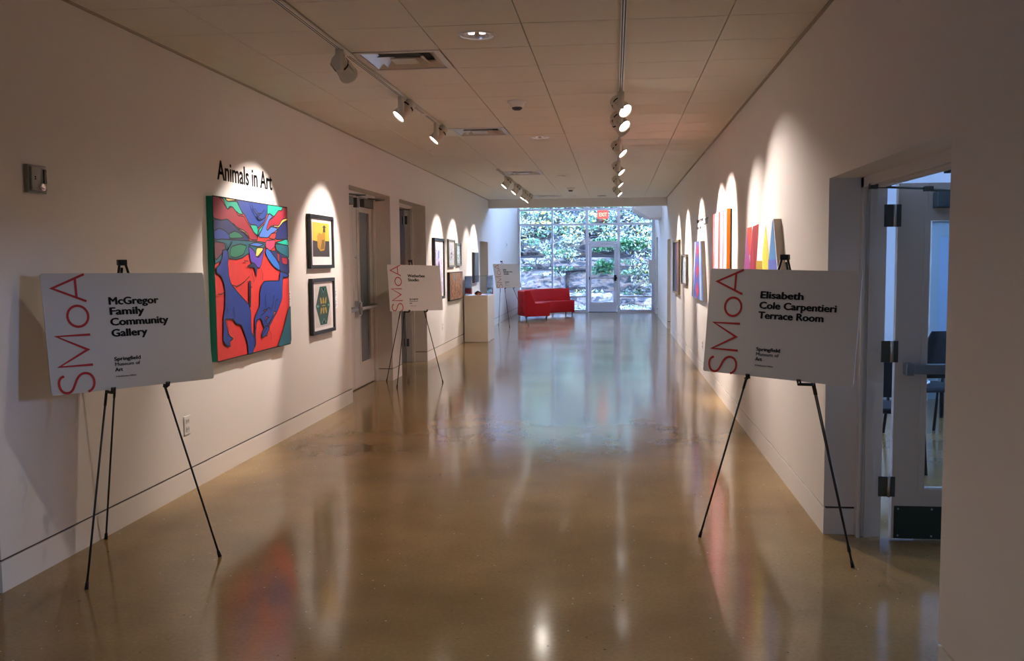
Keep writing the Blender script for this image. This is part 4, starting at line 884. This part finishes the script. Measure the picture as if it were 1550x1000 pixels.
# ------------------------------------------------------------------ terrace room: chairs, table, projector
FAB = mat('dark_chair_fabric', (16, 20, 28), .8); CHR = mat('pale_chair_tube', (176, 194, 212), .35)
def chair(x, y, rz, lab):
    t = thing('stacking_chair', lab, 'chair', (x, y, 0)); t.rotation_euler = (0, 0, 0)
    Mx = Matrix.Translation((x, y, 0)) @ Matrix.Rotation(rz, 4, 'Z')
    def P(*a): return Mx @ Vector(a)
    mb = MB(); n = 6
    # seat pad, slightly dished
    mb.box(-.23, .23, -.22, .22, .43, .47, Mx); mb.build('seat', FAB, t, .015)
    mb = MB(); rows = []
    for i in range(7):
        z = .56+.40*i/6
        hw = .22*(1-.28*max(0, (i-3)/3)**2)
        rows.append([(u*hw, .23+.05*i/6+.03*(u*u-.5)*-1, z) for u in (-1, -.6, -.2, .2, .6, 1)])
    for off in (0, .022):
        b0 = len(mb.v)
        for r in rows: mb.v += [tuple(P(q[0], q[1]+off, q[2])) for q in r]
        for i in range(6):
            for j in range(5):
                a = b0+i*6+j; f = [a, a+1, a+7, a+6]; mb.face(f if off == 0 else f[::-1], True)
    rim = list(range(0, 6))+[11, 17, 23, 29, 35, 41]+[40, 39, 38, 37, 36]+[30, 24, 18, 12, 6]
    for k in range(len(rim)): a, b = rim[k], rim[(k+1) % len(rim)]; mb.face([a, b, b+42, a+42][::-1])
    mb.build('backrest', FAB, t)
    for s_ in (-1, 1):
        MB().tube([P(s_*.24, -.20, .44), P(s_*.25, -.27, .005)], .014, 8).build('leg', BLACK, t)
        MB().tube([P(s_*.22, .25, .62), P(s_*.235, .20, .45), P(s_*.25, .30, .005)], .014, 8).build('leg', BLACK, t)
        MB().tube([P(s_*.225, .255, .66), P(s_*.27, .18, .67), P(s_*.275, -.12, .655), P(s_*.26, -.2, .56), P(s_*.24, -.2, .45)], .012, 8).build('armrest', CHR, t)
    MB().tube([P(-.22, .262, .64), P(.22, .262, .64)], .011, 8).build('back_rail', CHR, t)
chair(2.72, 8.35, math.radians(196), 'dark chair with pale arms seen through the open door glass')
chair(2.04, 7.2, math.radians(170), 'dark chair seen in the gap between open door and frame')
t = thing('meeting_table', 'long dark-edged table behind the chairs in the room on the right', 'table', (3.9, 9.7, 0))
box('tabletop', mat('table_top', (120, 136, 150), .4), 3.1, 4.9, 9.35, 10.1, .72, .75, t, .004)
for x in (3.2, 4.8):
    for y in (9.42, 10.02): MB().tube([(x, y, .0), (x, y, .72)], .02, 10).build('leg', BLACK, t)
t = thing('ceiling_projector', 'black ceiling projector glimpsed over the open door at the right', 'projector', (2.62, 8, 2.95))
MB().box(2.50, 2.80, 7.9, 8.2, 2.30, 2.40).build('body', BLACK, t, .01)
MB().tube([(2.65, 8.05, 2.95), (2.65, 8.05, 2.4)], .018, 10).build('pole', BLACK, t)
MB().box(2.53, 2.60, 7.86, 7.95, 2.26, 2.32).lathe([(.035, 0), (.03, -.05), (0, -.05)], Matrix.Translation((2.70, 7.95, 2.31)), 12).build('lens_block', BLACK, t)

# ------------------------------------------------------------------ outside: rock ledges, ivy, ground
GR = ramp_mat('leaf_litter', [(.3, (60, 52, 50)), (.48, (90, 84, 84)), (.62, (140, 136, 140)), (.8, (90, 80, 74))], 9, .9, 1.0)
box('ground', GR, -14, 12, 28.3, 31.5, -.25, -.03, kind='structure')
box('trim_walk', mat('concrete_walk', (206, 206, 214), .8), -3.5, 2, 28.18, 29.2, -.2, -.015, kind='structure')
ROCK = ramp_mat('limestone', [(.28, (20, 20, 22)), (.42, (50, 50, 54)), (.52, (92, 88, 86)), (.6, (118, 98, 82)), (.75, (48, 60, 58))], 3.2, .85, 1.2, (1, 1, 2.2), 'noise', .9, .06)
cliff = thing('rock_face', 'layered grey limestone rock face outside the glass wall', 'rock', (-.8, 32, 0))
rnd = random.Random(3)
def nz(x, y, z):
    from mathutils import noise
    return noise.noise(Vector((x*1.3, y*1.3, z*1.9)))*.16+noise.noise(Vector((x*4.1, y*4, z*5)))*.06
layers = [(-.2, .47, 31.2), (.53, 1.22, 31.5), (1.28, 1.66, 31.45), (1.74, 2.35, 31.9), (2.42, 3.2, 32.2), (3.28, 4.1, 32.4), (4.16, 5.1, 32.6), (5.14, 5.9, 32.8)]
for li, (za, zb, yf) in enumerate(layers):
    x = -9.5
    while x < 7.5:
        wd = rnd.uniform(2.2, 4.5); x2 = x+wd; yo = yf+rnd.uniform(-.12, .14)
        nx, nzz = max(5, int(wd/.14)), max(4, int((zb-za)/.12)); mb = MB()
        for j in range(nzz+1):
            for i in range(nx+1):
                u, v = i/nx, j/nzz; px = x+.02+(wd-.04)*u; pz = za+(zb-za)*v
                ed = .16*(max(0, abs(u-.5)*2-.85)/.15)**2+.10*(max(0, abs(v-.5)*2-.75)/.25)**2
                mb.v.append((px, yo+ed+nz(px, li*3.3, pz), pz))
        for j in range(nzz):
            for i in range(nx): a = j*(nx+1)+i; mb.face([a, a+1, a+nx+2, a+nx+1], False)
        # top and bottom shelves back into the cliff
        b0 = len(mb.v)
        for j in (0, nzz):
            for i in range(nx+1): q = mb.v[j*(nx+1)+i]; mb.v.append((q[0], yo+1.4, q[2]))
        for i in range(nx):
            mb.face([i+1, i, b0+i, b0+i+1]); a = nzz*(nx+1)+i; c = b0+nx+1+i; mb.face([a, a+1, c+1, c])
        mb.build('rock_slab', ROCK, cliff)
        x = x2
box('cliff_core', mat('dark_soil', (48, 46, 50), .95), -10, 8, 33.6, 34.6, -.3, 5.7, cliff)
def foliage(name, lab, spots, mats, size=(.05, .11)):
    mb = MB(); vv = mb.v
    for (x, y, z, rx, ry, rz, n, mi) in spots:
        for _ in range(n):
            a = Vector((rnd.gauss(0, 1), rnd.gauss(0, 1), rnd.gauss(0, 1))).normalized()*rnd.uniform(.5, 1)**.5
            c = Vector((x+a.x*rx, y+a.y*ry, z+a.z*rz)); s = rnd.uniform(*size)
            d1 = Vector((rnd.uniform(-1, 1), rnd.uniform(-1, .4), rnd.uniform(-1, .5))).normalized(); d2 = d1.cross(Vector((rnd.uniform(-1, 1), rnd.uniform(-1, 1), rnd.uniform(-1, 1)))).normalized()*.36
            b = len(vv); vv.extend([tuple(c-d1*s), tuple(c+d2*s), tuple(c+d1*s), tuple(c-d2*s)])
            mb.cur = mi if rnd.random() < .7 else rnd.randrange(len(mats)); mb.face([b, b+1, b+2, b+3])
    o = mb.build(name, mats); o['kind'] = 'stuff'; tag(o, lab, 'foliage'); return o
def leaf(n, c):
    m = mat(n, c, .5); return m
LM = [leaf('leaf_pale', (122, 136, 118)), leaf('leaf_green', (50, 96, 62)), leaf('leaf_dark', (14, 26, 26)), leaf('leaf_blue', (70, 82, 88)), leaf('leaf_yellow', (150, 140, 56))]
sp = []
for k in range(580):
    x = rnd.uniform(-5.6, 3.6); z = 1.9+4.0*rnd.random(); y = 31.55+.32*max(0, z-1.8)-rnd.uniform(0, .25)
    sp.append((x, y, z, rnd.uniform(.2, .55), .16, rnd.uniform(.10, .28), 100, rnd.choice([0, 0, 0, 1, 2, 3, 3])))
for k in range(44):
    x = rnd.uniform(-5, 3.3); sp.append((x, 31.35, rnd.choice([rnd.uniform(1.45, 1.95), rnd.uniform(1.1, 1.3), rnd.uniform(.4, .6)]), .45, .12, .07, 80, rnd.choice([0, 1, 2])))
for x, z in ((-2.9, 2.85), (-2.4, 2.85), (-1.3, 2.75), (-2.6, 3.2), (-.95, 3.15)): sp.append((x, 31.6, z, .3, .1, .06, 60, 4))
for k in range(40):
    x = rnd.uniform(.6, 1.6); sp.append((x, 31.2, rnd.uniform(.3, 2.3), .18, .1, .2, 26, rnd.choice([0, 2, 3])))
foliage('ivy_foliage', 'pale ivy and scrub covering the upper rock face outside', sp, LM, (.03, .075))
sp = []
for k in range(20): sp.append((rnd.uniform(-.6, 1.0), 31.3, rnd.uniform(1.95, 2.25), .2, .15, .10, 80, 1))
for k in range(10): sp.append((rnd.uniform(-.7, .05), 31.2, rnd.uniform(1.25, 1.5), .16, .12, .12, 60, 1 if k % 2 else 2))
foliage('green_fern', 'bright green ferns growing on the middle of the rock ledge', sp, [leaf('leaf_dark', 0), leaf('fern_green', (26, 74, 32)), leaf('fern_dark', (30, 66, 44))], (.05, .10))
sp = []
for k in range(110): sp.append((rnd.uniform(-4.5, 3), rnd.uniform(29.4, 31.2), .01, .35, .25, .05, 45, rnd.choice([0, 2, 3, 3])))
foliage('fallen_leaves', 'pale and dark fallen leaves scattered on the ground outside', sp, LM, (.03, .07))
